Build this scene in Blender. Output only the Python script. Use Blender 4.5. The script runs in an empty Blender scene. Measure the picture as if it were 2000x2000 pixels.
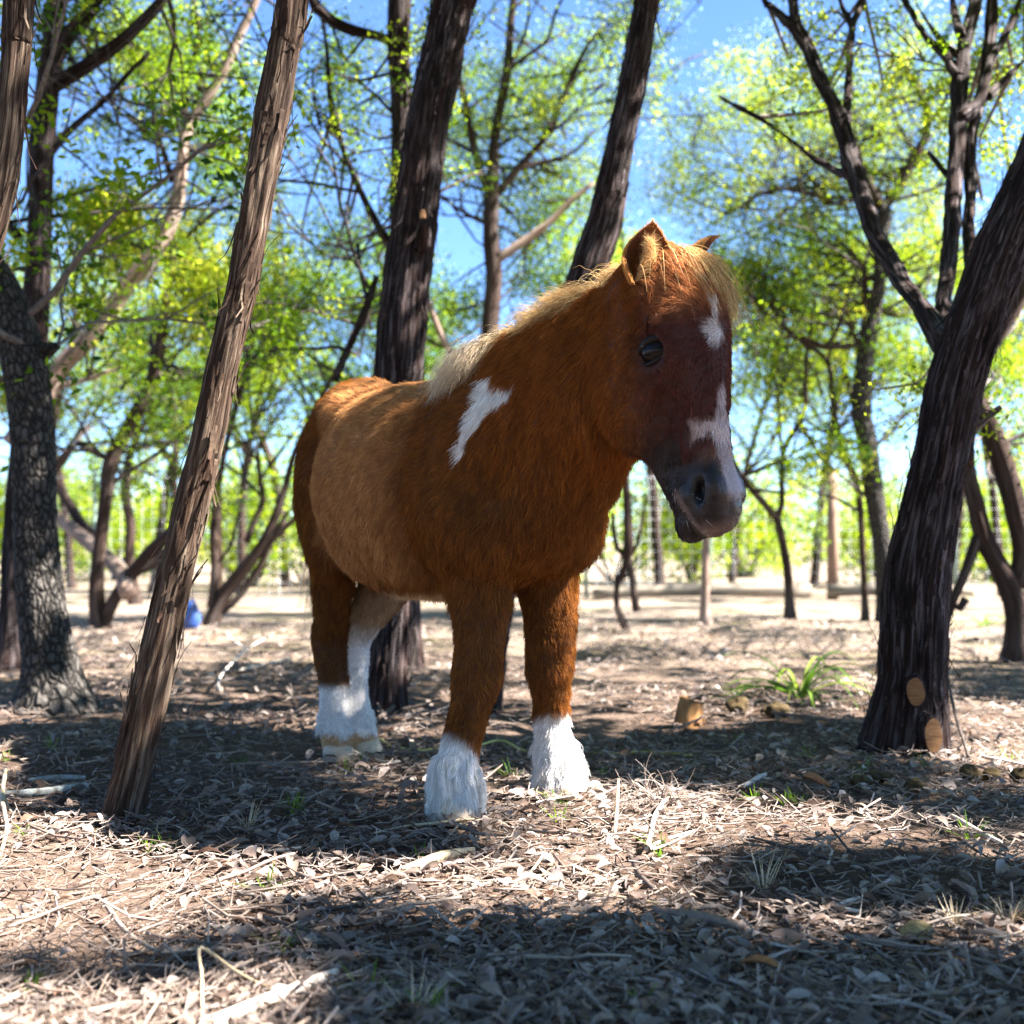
import bpy, math, random
import numpy as np
from mathutils import Vector, Matrix

# ------------------------------------------------------------------ camera, world, sun, exposure
SC = bpy.context.scene
COL = SC.collection
FPX, HOR, CAMH = 2600.0, 1055.0, 0.545       # focal length in photo pixels, horizon row, camera height
cam_d = bpy.data.cameras.new('camera')
cam = bpy.data.objects.new('camera', cam_d)
COL.objects.link(cam)
cam.location = (0, 0, CAMH)
cam.rotation_euler = (math.pi / 2, 0, 0)
cam_d.sensor_width = 36
cam_d.lens = 36 * FPX / 2000
cam_d.shift_y = (HOR - 1000) / 2000
cam_d.clip_start, cam_d.clip_end = 0.05, 2000
cam_d.dof.use_dof = True
cam_d.dof.focus_distance = 2.38
cam_d.dof.aperture_fstop = 4.0
SC.camera = cam

SUN_AZ, SUN_EL = math.radians(96), math.radians(47)      # azimuth clockwise from +Y
SUNV = np.array([math.sin(SUN_AZ) * math.cos(SUN_EL), math.cos(SUN_AZ) * math.cos(SUN_EL), math.sin(SUN_EL)])
world = bpy.data.worlds.new('World')
SC.world = world
world.use_nodes = True
wn = world.node_tree
bg = wn.nodes['Background']
sky = wn.nodes.new('ShaderNodeTexSky')
sky.sky_type = 'NISHITA'
sky.sun_disc = False
sky.sun_elevation = SUN_EL
sky.sun_rotation = SUN_AZ
sky.altitude = 2500
sky.air_density = 0.85
sky.dust_density = 0.0
sky.ozone_density = 8.0
wn.links.new(sky.outputs[0], bg.inputs[0])
bg.inputs[1].default_value = 0.05
sun_d = bpy.data.lights.new('sun', 'SUN')
sun_d.energy = 5.0
sun_d.angle = math.radians(0.5)
sun_d.color = (1.0, 0.94, 0.87)
sun = bpy.data.objects.new('sun', sun_d)
COL.objects.link(sun)
sun.location = (8, 6, 12)
sun.rotation_euler = Vector((-SUNV[0], -SUNV[1], -SUNV[2])).to_track_quat('-Z', 'Y').to_euler()
SC.view_settings.view_transform = 'Standard'
SC.view_settings.look = 'None'
SC.view_settings.gamma = 1
SC.view_settings.use_curve_mapping = False
SC.view_settings.exposure = 3.2
SC.cycles.max_bounces = 10
SC.cycles.transparent_max_bounces = 8
SC.cycles.transmission_bounces = 8
SC.cycles.sample_clamp_indirect = 6
SC.cycles.use_denoising = True
SC.cycles.denoising_prefilter = 'NONE'

# ------------------------------------------------------------------ helpers
rng = np.random.default_rng(7)
random.seed(7)


def P(u, v, Y):
    """photo pixel (2000 px frame) at distance Y -> world point"""
    return np.array([(u - 1000) / FPX * Y, Y, CAMH - (v - HOR) / FPX * Y])


def _h(ix, iy, iz, s):
    n = (ix * 374761393 + iy * 668265263 + iz * 2147483647 + s * 1274126177) & 0xFFFFFFFF
    n = ((n ^ (n >> 13)) * 1274126177) & 0xFFFFFFFF
    n = ((n ^ (n >> 16)) * 2246822519) & 0xFFFFFFFF
    return ((n ^ (n >> 15)) & 0xFFFFFF) / float(0xFFFFFF)


def vnoise(p, s=0):
    """value noise in [0,1], p (...,3)"""
    p = np.asarray(p, float)
    i = np.floor(p).astype(np.int64)
    f = p - i
    f = f * f * (3 - 2 * f)
    r = 0
    for dx in (0, 1):
        wx = f[..., 0] if dx else 1 - f[..., 0]
        for dy in (0, 1):
            wy = f[..., 1] if dy else 1 - f[..., 1]
            for dz in (0, 1):
                wz = f[..., 2] if dz else 1 - f[..., 2]
                r = r + wx * wy * wz * _h(i[..., 0] + dx, i[..., 1] + dy, i[..., 2] + dz, s)
    return r


def fbm(p, oct=3, s=0):
    p = np.asarray(p, float)
    r, a, t = 0, 1.0, 0
    for k in range(oct):
        r = r + a * vnoise(p * (2 ** k) + 17.3 * k, s + k)
        t += a
        a *= .5
    return r / t


def sstep(a, b, x):
    t = np.clip((x - a) / (b - a), 0, 1)
    return t * t * (3 - 2 * t)


def norm(v):
    v = np.asarray(v, float)
    return v / np.maximum(np.linalg.norm(v, axis=-1, keepdims=True), 1e-9)


BUMPS = [(.60, 2.33, .42, .24, .035), (1.15, 2.75, .8, .3, .02), (-1.0, 2.2, .5, .3, .02), (.1, 1.75, .6, .15, -.015)]


def gz(x, y):
    x, y = np.asarray(x, float), np.asarray(y, float)
    z = .012 * np.sin(x * 2.1 + 1.3 * y) * np.sin(y * 1.7 - .6 * x + 1) + .01 * np.sin(3.7 * x - 2.2 * y + 2) * np.sin(1.1 * x + 2.9 * y)
    for bx, by, sx, sy, a in BUMPS:
        z = z + a * np.exp(-((x - bx) / sx) ** 2 - ((y - by) / sy) ** 2)
    d = np.sqrt(x * x + y * y)
    return z + .25 * sstep(14, 60, d) * np.sin(x * .11 + 1) * np.sin(y * .13)


def mesh_np(name, V, F=None, T=None, attrs=None, smooth=True):
    """V (n,3); F (m,4) quads and / or T (k,3) triangles"""
    V = np.asarray(V, np.float32).reshape(-1, 3)
    F = np.zeros((0, 4), np.int32) if F is None else np.asarray(F, np.int32).reshape(-1, 4)
    T = np.zeros((0, 3), np.int32) if T is None else np.asarray(T, np.int32).reshape(-1, 3)
    me = bpy.data.meshes.new(name)
    me.vertices.add(len(V))
    me.vertices.foreach_set('co', V.ravel())
    nl = F.size + T.size
    me.loops.add(nl)
    me.loops.foreach_set('vertex_index', np.concatenate([F.ravel(), T.ravel()]).astype(np.int32))
    me.polygons.add(len(F) + len(T))
    st = np.concatenate([np.arange(len(F)) * 4, F.size + np.arange(len(T)) * 3]).astype(np.int32)
    me.polygons.foreach_set('loop_start', st)
    if smooth:
        me.polygons.foreach_set('use_smooth', np.ones(len(F) + len(T), bool))
    me.update(calc_edges=True)
    for k, a in (attrs or {}).items():
        a = np.asarray(a, np.float32)
        if a.ndim == 1:
            me.attributes.new(k, 'FLOAT', 'POINT').data.foreach_set('value', a)
        elif a.shape[1] == 3:
            me.attributes.new(k, 'FLOAT_VECTOR', 'POINT').data.foreach_set('vector', a.ravel())
        else:
            me.attributes.new(k, 'FLOAT_COLOR', 'POINT').data.foreach_set('color', a.ravel())
    me.validate(clean_customdata=False)
    return me


def tag(o, label=None, cat=None, group=None, kind=None):
    if label: o['label'] = label
    if cat: o['category'] = cat
    if group: o['group'] = group
    if kind: o['kind'] = kind
    return o


def link(name, data, mat=None, parent=None):
    o = bpy.data.objects.new(name, data)
    COL.objects.link(o)
    if mat is not None:
        data.materials.append(mat)
    if parent is not None:
        o.parent = parent
        b = parent
        if b.parent is None:
            o.matrix_parent_inverse = Matrix.Translation(-b.location)
    return o


def thing(name, loc, label, cat, group=None):
    o = bpy.data.objects.new(name, None)
    o.empty_display_size = .1
    COL.objects.link(o)
    o.location = [float(c) for c in loc]
    return tag(o, label, cat, group)


class MB:
    """collects pieces into one mesh"""
    def __init__(s):
        s.V, s.F, s.T, s.A, s.n = [], [], [], {}, 0

    def add(s, V, F=None, T=None, **attrs):
        V = np.asarray(V, float).reshape(-1, 3)
        s.V.append(V)
        if F is not None and len(F): s.F.append(np.asarray(F).reshape(-1, 4) + s.n)
        if T is not None and len(T): s.T.append(np.asarray(T).reshape(-1, 3) + s.n)
        for k, a in attrs.items():
            s.A.setdefault(k, []).append(np.asarray(a, float))
        s.n += len(V)

    def mesh(s, name, smooth=True):
        return mesh_np(name, np.concatenate(s.V), np.concatenate(s.F) if s.F else None, np.concatenate(s.T) if s.T else None,
                       {k: np.concatenate(a) for k, a in s.A.items()}, smooth)


def spline(pts, step):
    """Catmull-Rom through rows of pts (any number of columns, first three are position), resampled about every step"""
    pts = np.asarray(pts, float)
    if len(pts) == 2:
        n = max(2, int(np.linalg.norm(pts[1, :3] - pts[0, :3]) / step) + 1)
        t = np.linspace(0, 1, n)[:, None]
        return pts[0] * (1 - t) + pts[1] * t
    ext = np.vstack([2 * pts[0] - pts[1], pts, 2 * pts[-1] - pts[-2]])
    out = []
    for i in range(len(pts) - 1):
        p0, p1, p2, p3 = ext[i:i + 4]
        n = max(1, int(np.linalg.norm(p2[:3] - p1[:3]) / step))
        t = (np.arange(n) / n)[:, None]
        out.append(.5 * (2 * p1 + (p2 - p0) * t + (2 * p0 - 5 * p1 + 4 * p2 - p3) * t ** 2 + (3 * p1 - p0 - 3 * p2 + p3) * t ** 3))
    out.append(pts[-1:])
    return np.vstack(out)


def frames(c):
    t = norm(np.gradient(c, axis=0))
    n = np.zeros_like(t)
    a = np.array([0, -1., 0]) if abs(t[0, 1]) < .9 else np.array([1., 0, 0])
    n[0] = norm(a - t[0] * a.dot(t[0]))
    for i in range(1, len(c)):
        q = n[i - 1] - t[i] * n[i - 1].dot(t[i])
        n[i] = q / max(np.linalg.norm(q), 1e-9)
    return t, n, np.cross(t, n)


def tube(c, r, k=8, disp=None, cap=True):
    """c (n,3), r (n,) -> V, F, T, bk; disp(bk, theta, s) -> radius offset (m)"""
    c, r = np.asarray(c, float), np.asarray(r, float)
    t, n, b = frames(c)
    L = np.concatenate([[0], np.cumsum(np.linalg.norm(np.diff(c, axis=0), axis=1))])
    th = np.arange(k) * 2 * math.pi / k
    R0 = r.mean()
    bk = np.stack([np.broadcast_to(np.cos(th) * R0, (len(c), k)), np.broadcast_to(np.sin(th) * R0, (len(c), k)),
                   np.broadcast_to(L[:, None], (len(c), k))], -1)
    rr = np.repeat(r[:, None], k, 1)
    if disp is not None:
        rr = rr + disp(bk, th, L)
    V = c[:, None] + rr[..., None] * (np.cos(th)[None, :, None] * n[:, None] + np.sin(th)[None, :, None] * b[:, None])
    i = np.arange(len(c) - 1)[:, None] * k
    j = np.arange(k)[None]
    j2 = (j + 1) % k
    F = np.stack([i + j, i + j2, i + k + j2, i + k + j], -1).reshape(-1, 4)
    V = V.reshape(-1, 3)
    bk = bk.reshape(-1, 3)
    T = None
    if cap:
        m = len(V)
        V = np.vstack([V, c[:1], c[-1:]])
        bk = np.vstack([bk, [[0, 0, 0]], [[0, 0, L[-1]]]])
        jj = np.arange(k)
        T = np.vstack([np.stack([np.full(k, m), (jj + 1) % k, jj], -1),
                       np.stack([np.full(k, m + 1), (len(c) - 1) * k + jj, (len(c) - 1) * k + (jj + 1) % k], -1)])
    return V, F, T, bk


# ------------------------------------------------------------------ materials
class NT:
    """short-hand for building node trees"""
    def __init__(s, name):
        s.m = bpy.data.materials.new(name)
        s.m.use_nodes = True
        s.t = s.m.node_tree
        s.t.nodes.clear()
        s.out = s.t.nodes.new('ShaderNodeOutputMaterial')

    def n(s, typ, ins=None, **kw):
        nd = s.t.nodes.new(typ)
        for k, v in kw.items():
            setattr(nd, k, v)
        for k, v in (ins or {}).items():
            sock = nd.inputs[k]
            if isinstance(v, bpy.types.NodeSocket):
                s.t.links.new(v, sock)
            else:
                sock.default_value = v
        return nd

    def ramp(s, fac, stops):
        nd = s.n('ShaderNodeValToRGB', {0: fac})
        el = nd.color_ramp.elements
        while len(el) < len(stops): el.new(.5)
        for e, (p, c) in zip(el, stops):
            e.position = p
            e.color = tuple(c) + (1,) if len(c) == 3 else c
        return nd.outputs[0]

    def mix(s, fac, a, b, mode='MIX'):
        nd = s.n('ShaderNodeMix', data_type='RGBA', blend_type=mode)
        for i, v in ((0, fac), (6, a), (7, b)):
            if isinstance(v, bpy.types.NodeSocket): s.t.links.new(v, nd.inputs[i])
            else: nd.inputs[i].default_value = v if i == 0 else (tuple(v) + (1,) if len(v) == 3 else v)
        return nd.outputs[2]

    def math(s, op, a, b=0.0):
        nd = s.n('ShaderNodeMath', {0: a, 1: b}, operation=op)
        return nd.outputs[0]

    def attr(s, name):
        return s.n('ShaderNodeAttribute', attribute_name=name)

    def noise(s, vec, scale, detail=4, rough=.55, dist=0.):
        return s.n('ShaderNodeTexNoise', {'Vector': vec, 'Scale': scale, 'Detail': detail, 'Roughness': rough, 'Distortion': dist}).outputs[0]

    def mapv(s, vec, sc):
        return s.n('ShaderNodeVectorMath', {0: vec, 1: sc}, operation='MULTIPLY').outputs[0]

    def done(s, shader):
        s.t.links.new(shader, s.out.inputs[0])
        return s.m


def principled(nt, col, rough=.8, spec=.3, bump=None, bdist=.005, bstr=.6):
    ins = {'Base Color': col if isinstance(col, bpy.types.NodeSocket) else tuple(col) + (1,), 'Roughness': rough, 'Specular IOR Level': spec}
    if bump is not None:
        ins['Normal'] = nt.n('ShaderNodeBump', {'Height': bump, 'Distance': bdist, 'Strength': bstr}).outputs[0]
    return nt.n('ShaderNodeBsdfPrincipled', ins)
# ------------------------------------------------------------------ surfaces of the place
def soil_mat():
    nt = NT('soil')
    co = nt.n('ShaderNodeTexCoord').outputs['Object']
    big = nt.noise(co, 1.6, 4, .6)
    mid = nt.noise(co, 14, 5, .65)
    fine = nt.noise(co, 90, 5, .7)
    strw = nt.noise(nt.mapv(co, (40, 150, 40)), 1.0, 4, .7, 1.5)
    base = nt.ramp(mid, [(.25, (.022, .013, .010)), (.5, (.060, .038, .028)), (.75, (.15, .105, .08))])
    lit = nt.ramp(fine, [(.3, (.040, .026, .020)), (.55, (.14, .10, .078)), (.8, (.30, .24, .20))])
    c = nt.mix(nt.ramp(big, [(.35, (.25, .25, .25)), (.65, (.8, .8, .8))]), base, lit)
    c = nt.mix(nt.ramp(strw, [(.58, (0, 0, 0)), (.72, (.7, .7, .7))]), c, (.42, .33, .24))
    dist = nt.n('ShaderNodeVectorMath', {0: co}, operation='LENGTH').outputs['Value']
    far = nt.n('ShaderNodeMapRange', {0: dist, 1: 4.5, 2: 9.0, 3: 0.0, 4: .75}).outputs[0]
    patch = nt.noise(nt.mapv(co, (1.2, 2.4, 1)), 1.3, 4, .6)
    farc = nt.ramp(patch, [(.3, (.15, .115, .09)), (.50, (.29, .235, .19)), (.66, (.15, .14, .06)), (.8, (.33, .27, .215))])
    c = nt.mix(far, c, farc)
    h = nt.math('ADD', nt.math('MULTIPLY', mid, .6), nt.math('ADD', nt.math('MULTIPLY', fine, .35), nt.math('MULTIPLY', strw, .35)))
    return nt.done(principled(nt, c, .95, .08, h, .012, .9).outputs[0])


def bark_mat(name, dark, mid, red, pale, amt_red=.5, sc=1.0, bd=.006):
    nt = NT(name)
    a = nt.attr('bk').outputs['Vector']
    fib = nt.noise(nt.mapv(a, (150 * sc, 150 * sc, 7 * sc)), 1.0, 5, .65, .6)
    fib2 = nt.noise(nt.mapv(a, (420 * sc, 420 * sc, 16 * sc)), 1.0, 3, .6)
    blot = nt.noise(nt.mapv(a, (22 * sc, 22 * sc, 3.2 * sc)), 1.0, 4, .6)
    c = nt.ramp(fib, [(.32, dark), (.5, mid), (.68, pale)])
    rc = nt.ramp(fib2, [(.3, tuple(.4 * x for x in red)), (.6, red)])
    c = nt.mix(nt.ramp(blot, [(.42, (0, 0, 0)), (.62, (amt_red,) * 3)]), c, rc)
    h = nt.math('ADD', fib, nt.math('MULTIPLY', fib2, .45))
    return nt.done(principled(nt, c, .9, .10, h, bd, 1.0).outputs[0])


def oak_mat():
    nt = NT('oak_bark')
    a = nt.attr('bk').outputs['Vector']
    av = nt.mapv(a, (62, 62, 26))
    av = nt.n('ShaderNodeVectorMath', {0: av, 1: nt.n('ShaderNodeTexNoise', {'Vector': nt.mapv(a, (40, 40, 25)), 'Scale': 1.0}).outputs['Color']}, operation='ADD').outputs[0]
    vo = nt.n('ShaderNodeTexVoronoi', {'Vector': av, 'Scale': 1.0}, feature='DISTANCE_TO_EDGE').outputs[0]
    n = nt.noise(nt.mapv(a, (120, 120, 60)), 1.0, 4, .6)
    crack = nt.ramp(vo, [(.02, (0, 0, 0)), (.18, (1, 1, 1))])
    c = nt.mix(crack, (.012, .010, .009), nt.ramp(n, [(.3, (.030, .027, .025)), (.65, (.105, .095, .085))]))
    h = nt.math('ADD', nt.n('ShaderNodeMapRange', {0: vo, 1: 0., 2: .3}).outputs[0], nt.math('MULTIPLY', n, .4))
    return nt.done(principled(nt, c, .9, .2, h, .012, 1.0).outputs[0])


def leaf_mat(name, cols, trans=2.3, fac=.55):
    nt = NT(name)
    lv = nt.attr('lv').outputs['Fac']
    c = nt.ramp(lv, [(i / (len(cols) - 1), k) for i, k in enumerate(cols)])
    tc = nt.mix(1.0, c, (trans, trans * 1.02, trans * .55), 'MULTIPLY')
    d = nt.n('ShaderNodeBsdfPrincipled', {'Base Color': c, 'Roughness': .6, 'Specular IOR Level': .12})
    t = nt.n('ShaderNodeBsdfTranslucent', {'Color': tc})
    return nt.done(nt.n('ShaderNodeMixShader', {0: fac, 1: d.outputs[0], 2: t.outputs[0]}).outputs[0])


def plain(name, lo, hi, sc=30, rough=.8, spec=.3, stretch=(1, 1, 1), bd=.004):
    nt = NT(name)
    co = nt.n('ShaderNodeTexCoord').outputs['Object']
    n = nt.noise(nt.mapv(co, stretch), sc, 4, .6)
    return nt.done(principled(nt, nt.ramp(n, [(.3, lo), (.7, hi)]), rough, spec, n, bd, .7).outputs[0])


M_soil = soil_mat()
M_red = bark_mat('red_cedar_bark', (.008, .005, .004), (.045, .029, .021), (.075, .034, .018), (.19, .145, .105), .3)
M_dark = bark_mat('dark_cedar_bark', (.004, .003, .003), (.017, .013, .0125), (.045, .017, .010), (.14, .118, .122), .4)
M_far = bark_mat('far_cedar_bark', (.012, .009, .008), (.040, .028, .024), (.07, .034, .022), (.11, .088, .078), .4, .5)
M_pale = bark_mat('pale_cedar_bark', (.12, .085, .07), (.27, .20, .165), (.28, .15, .09), (.46, .38, .33), .35, .6)
M_oak = oak_mat()
M_twig = plain('grey_twig', (.07, .055, .05), (.20, .165, .145), 60)
M_dtwig = plain('dark_twig', (.015, .011, .010), (.055, .043, .038), 60)
M_leaf = leaf_mat('cedar_foliage', [(.012, .032, .010), (.035, .075, .010), (.085, .145, .008), (.150, .200, .010), (.24, .25, .03)])
M_bush = leaf_mat('bush_foliage', [(.025, .060, .012), (.09, .15, .012), (.19, .25, .012), (.26, .27, .04)])
M_cutwood = plain('sawn_wood', (.13, .055, .02), (.27, .145, .06), 40, .7, .3, (1, 1, 6), .001)

# ------------------------------------------------------------------ ground: one sheet to the horizon, fine near the pony
sx = np.sinh(np.linspace(-1, 1, 281) * 5.2) / math.sinh(5.2) * 150
sy = 2.3 + np.sinh(np.linspace(-.80, 1, 361) * 5.2) / math.sinh(5.2) * 200
gx, gy = np.meshgrid(sx, sy, indexing='ij')
gp = np.stack([gx, gy, np.zeros_like(gx)], -1)
near = sstep(9, 4, np.hypot(gx, gy))
gzz = gz(gx, gy) + near * (.030 * (fbm(gp * 6, 3, 3) - .5) + .016 * (fbm(gp * 26, 2, 8) - .5)) - .012 * near
ni, nj = gx.shape
ii = np.arange(ni - 1)[:, None] * nj
jj = np.arange(nj - 1)[None]
GF = np.stack([ii + jj, ii + nj + jj, ii + nj + jj + 1, ii + jj + 1], -1).reshape(-1, 4)
ground = tag(link('ground', mesh_np('ground', np.stack([gx, gy, gzz], -1).reshape(-1, 3), GF), M_soil), kind='structure')


# ------------------------------------------------------------------ trees
def cedar_disp(amp, s):
    def f(bk, th, L):
        w = bk + .012 * (fbm(bk * np.array([9, 9, 7.]), 2, s + 3) - .5)[..., None] * np.array([1, 1, 0])
        a = np.abs(fbm(w * np.array([85, 85, 6.]), 3, s) - .5) * 2
        b = fbm(bk * np.array([20, 20, 3.0]), 2, s + 9) - .5
        c = vnoise(w * np.array([150, 150, 14.]), s + 4)
        d = sstep(.45, .55, vnoise(w * np.array([60, 60, 10.]), s + 6))
        return amp * (1.2 * b + .9 * a + .45 * c + .35 * d - .6)
    return f


def oak_disp(amp, s):
    def f(bk, th, L):
        b = fbm(bk * np.array([18, 18, 5]), 3, s) - .5
        c = np.abs(fbm(bk * np.array([95, 95, 38]), 2, s + 5) - .5) * 2
        return amp * (1.6 * b + 1.0 * c)
    return f


def leaf_quads(c, rad, n, size, lv, rs, flat=.8):
    """n leaf blades in a puff round each centre c (m,3)"""
    m = len(c)
    o = rs.normal(0, .5, (m, n, 3)) * np.asarray(rad).reshape(-1, 1, 1) * np.array([1, 1, flat])
    p = (c[:, None] + o).reshape(-1, 3)
    k = len(p)
    d = norm(rs.normal(0, 1, (k, 3)) + np.array([0, 0, .25]))
    s = norm(np.cross(d, rs.normal(0, 1, (k, 3))))
    le = (size * rs.uniform(.45, 1.4, k))[:, None]
    V = np.stack([p, p + d * le * .5 + s * le * .24, p + d * le, p + d * le * .5 - s * le * .24], 1).reshape(-1, 3)
    F = np.arange(k * 4).reshape(-1, 4)
    l = np.repeat(np.clip(np.repeat(lv, n) + rs.normal(0, .10, k), 0, 1), 4)
    return V, F, l


TREES = {}


def tree(name, label, stems, mat, Y=None, group=None, cat='tree', k=12, step=.05, disp=None, ext=1.0, patches=(), limbs=0, leaf=.035, lpc=70, prad=.17, seed=1, bare=0, flare=.35, sub='branch',
         crown_mat=None, bury=.06, fd=1.4, limb_len=.9, lv0=.5):
    rs = np.random.default_rng(seed)
    conv = []
    for st in stems:
        rows = []
        for r in st:
            y = r[3] if len(r) > 3 else Y
            rows.append(np.concatenate([P(r[0], r[1], y), [r[2] * .5 * y / FPX]]))
        rows = np.array(rows)
        if st[-1][1] < 25 and ext > 0:
            d = norm(rows[-1, :3] - rows[-2, :3])
            d = norm(d + np.array([0, 0, .4]))
            e1 = rows[-1].copy(); e1[:3] += d * ext * .5; e1[3] *= .75
            e2 = rows[-1].copy(); e2[:3] += d * ext + rs.normal(0, .12, 3); e2[3] *= .4
            rows = np.vstack([rows, e1, e2])
        conv.append(rows)
    b = conv[0][0]
    g = float(gz(b[0], b[1]))
    conv[0][0, 2] = g if b[2] < g + .25 else b[2]
    base = (b[0], b[1], g)
    root = thing(name, base, label, cat, group)
    pts = []
    for i, rows in enumerate(conv):
        c = spline(rows, step)
        r = np.maximum(c[:, 3], .004)
        if i == 0 and flare:
            hh = c[:, 2] - g
            r = r * (1 + flare * np.exp(-np.maximum(hh, 0) / .09))
            if bury and c[0, 2] <= g + .02:
                c = np.vstack([c[:1] - np.array([[0, 0, bury, 0]]), c])
                r = np.concatenate([r[:1] * 1.05, r])
        wob = (fbm(c[:, :3] * 5 + seed, 2, seed) - .5)[:, None] * .35 * r[:, None] if i or not disp else 0
        V, F, T, bk = tube(c[:, :3] + wob, r, k if i == 0 or k < 20 else max(14, k // 2), disp)
        link('trunk' if i == 0 else sub, mesh_np('trunk' if i == 0 else sub, V, F, T, {'bk': bk}), mat if not isinstance(mat, (list, tuple)) else mat[min(i, len(mat) - 1)], root)
        pts.append(np.concatenate([c[:, :3], r[:, None]], 1))
    allp = np.vstack(pts)
    tw, lf = MB(), MB()
    cl, clv, crad = [], [], []
    # free limbs growing from the upper stems
    for i in range(limbs):
        st = pts[rs.integers(0, len(pts))]
        j = rs.integers(int(len(st) * .35), len(st))
        p0, r0 = st[j, :3], st[j, 3]
        if p0[2] < .9: continue
        d = norm(rs.normal(0, 1, 3) * np.array([1, .8, .5]) + np.array([0, 0, .45]))
        n = 7
        Lr = limb_len * rs.uniform(.5, 1.2)
        path = [p0]
        for q in range(n - 1):
            d = norm(d + rs.normal(0, .16, 3) + np.array([0, 0, .06]))
            path.append(path[-1] + d * Lr / (n - 1))
        path = np.array(path)
        V, F, T, bk = tube(path, np.linspace(min(r0 * .5, .014), .003, n), 5, cap=False)
        tw.add(V, F, T, bk=bk)
        for q in range(3, n):
            for _ in range(2):
                e = path[q] + rs.normal(0, .12, 3) * np.array([1, 1, .7])
                V, F, T, bk = tube(np.array([path[q - 1], (path[q - 1] + e) / 2 + rs.normal(0, .02, 3), e]), np.array([.004, .003, .0015]), 4, cap=False)
                tw.add(V, F, T, bk=bk)
                cl.append(e); clv.append(lv0 + rs.normal(0, .2)); crad.append(prad * rs.uniform(.5, 1.1))
    # bare dead limbs crossing the crown
    for i in range(bare):
        st = pts[rs.integers(0, len(pts))]
        j = rs.integers(int(len(st) * .3), len(st))
        p0, r0 = st[j, :3], st[j, 3]
        if p0[2] < .6: continue
        d = norm(np.array([rs.normal(0, 1), rs.normal(0, .5), rs.uniform(-.1, .9)]))
        Lr = rs.uniform(.6, 1.7)
        path = [p0]
        for q in range(9):
            d = norm(d + rs.normal(0, .14, 3) + np.array([0, 0, .03]))
            path.append(path[-1] + d * Lr / 9)
        path = np.array(path)
        V, F, T, bk = tube(path, np.linspace(min(r0 * .6, .016), .003, 10), 5, cap=False)
        tw.add(V, F, T, bk=bk)
        for q in range(3, 9, 2):
            e = norm(d + rs.normal(0, .6, 3)) * rs.uniform(.15, .4)
            V, F, T, bk = tube(np.array([path[q], path[q] + e * .5 + rs.normal(0, .02, 3), path[q] + e]), np.array([.006, .004, .002]), 4, cap=False)
            tw.add(V, F, T, bk=bk)
    for (u, v, y, ru, rv, n, l0) in patches:
        c0 = P(u, v, y)
        R = np.array([ru * y / FPX, min(1.2, ru * y / FPX), rv * y / FPX])
        for i in range(int(n * fd)):
            o = norm(rs.normal(0, 1, 3)) * rs.random() ** .45
            e = c0 + o * R
            if e[2] < .15: continue
            cl.append(e); clv.append(l0 + rs.normal(0, .16)); crad.append(prad * rs.uniform(.55, 1.2))
            if i % 5 == 0:
                dd = np.linalg.norm(allp[:, :3] - e, axis=1) + .8 * np.maximum(0, allp[:, 2] - e[2] + .1)
                s0 = allp[np.argsort(dd)[rs.integers(0, max(2, min(70, len(dd) // 4)))], :3]
                mid = (s0 + e) / 2 + rs.normal(0, .07, 3) + np.array([0, 0, -.04])
                path = spline(np.array([s0, mid, e]), .12)
                V, F, T, bk = tube(path, np.linspace(.009, .002, len(path)), 4, cap=False)
                tw.add(V, F, T, bk=bk)
    if cl:
        V, F, l = leaf_quads(np.array(cl), np.array(crad), lpc, leaf, np.array(clv), rs)
        lf.add(V, F, lv=l)
        link('crown', lf.mesh('crown', False), crown_mat or M_leaf, root)
    if tw.n:
        tag(link('twigs', tw.mesh('twigs'), M_dtwig if bare else M_twig, root), kind='stuff')
    TREES.setdefault(name, []).append((root, allp))
    return root, pts


c4 = lambda x, y: (x / 2.76, y / 2.76)
c5 = lambda x, y: (x / 2.76, 650 + y / 2.76)
c6 = lambda x, y: (1400 + x / 2.76, y / 2.76)
c7 = lambda x, y: (1300 + x / 2.576, 800 + y / 2.576)
c8 = lambda x, y: (600 + x / 2.415, y / 2.415)


def S(f, *rows):
    """rows (x, y, width in photo px, [distance]) in a crop's own pixels"""
    return [f(r[0], r[1]) + tuple(r[2:]) for r in rows]


ident = lambda x, y: (x, y)

# slender red cedar leaning right, in front on the left
t1, t1p = tree('cedar_tree', 'slender leaning cedar with shredding reddish bark in the left foreground', [
    S(ident, (237, 1592, 82), (262, 1490, 76), (290, 1360, 74), (330, 1180, 70), (372, 1000, 66), (412, 830, 63), (440, 690, 59), (470, 560, 57), (500, 400, 58), (530, 240, 60), (556, 100, 58), (573, -10, 58))],
    M_red, Y=2.64, k=72, step=.011, disp=cedar_disp(.0075, 21), ext=1.6, seed=2, flare=.06, bury=.05)
# cedar cut by the left edge of the picture
t2, t2p = tree('cedar_tree', 'dark cedar trunk with peeling strips of bark, at the far left front', [
    S(ident, (-330, 1640, 80), (-270, 1350, 76), (-180, 1020, 72), (-100, 720, 68), (-45, 520, 64), (-16, 430, 60), (5, 345, 57), (18, 254, 56), (24, 180, 54), (33, 90, 55), (36, -10, 55))],
    M_red, Y=2.45, k=64, step=.013, disp=cedar_disp(.008, 31), ext=1.6, seed=3, flare=.1)
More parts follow.
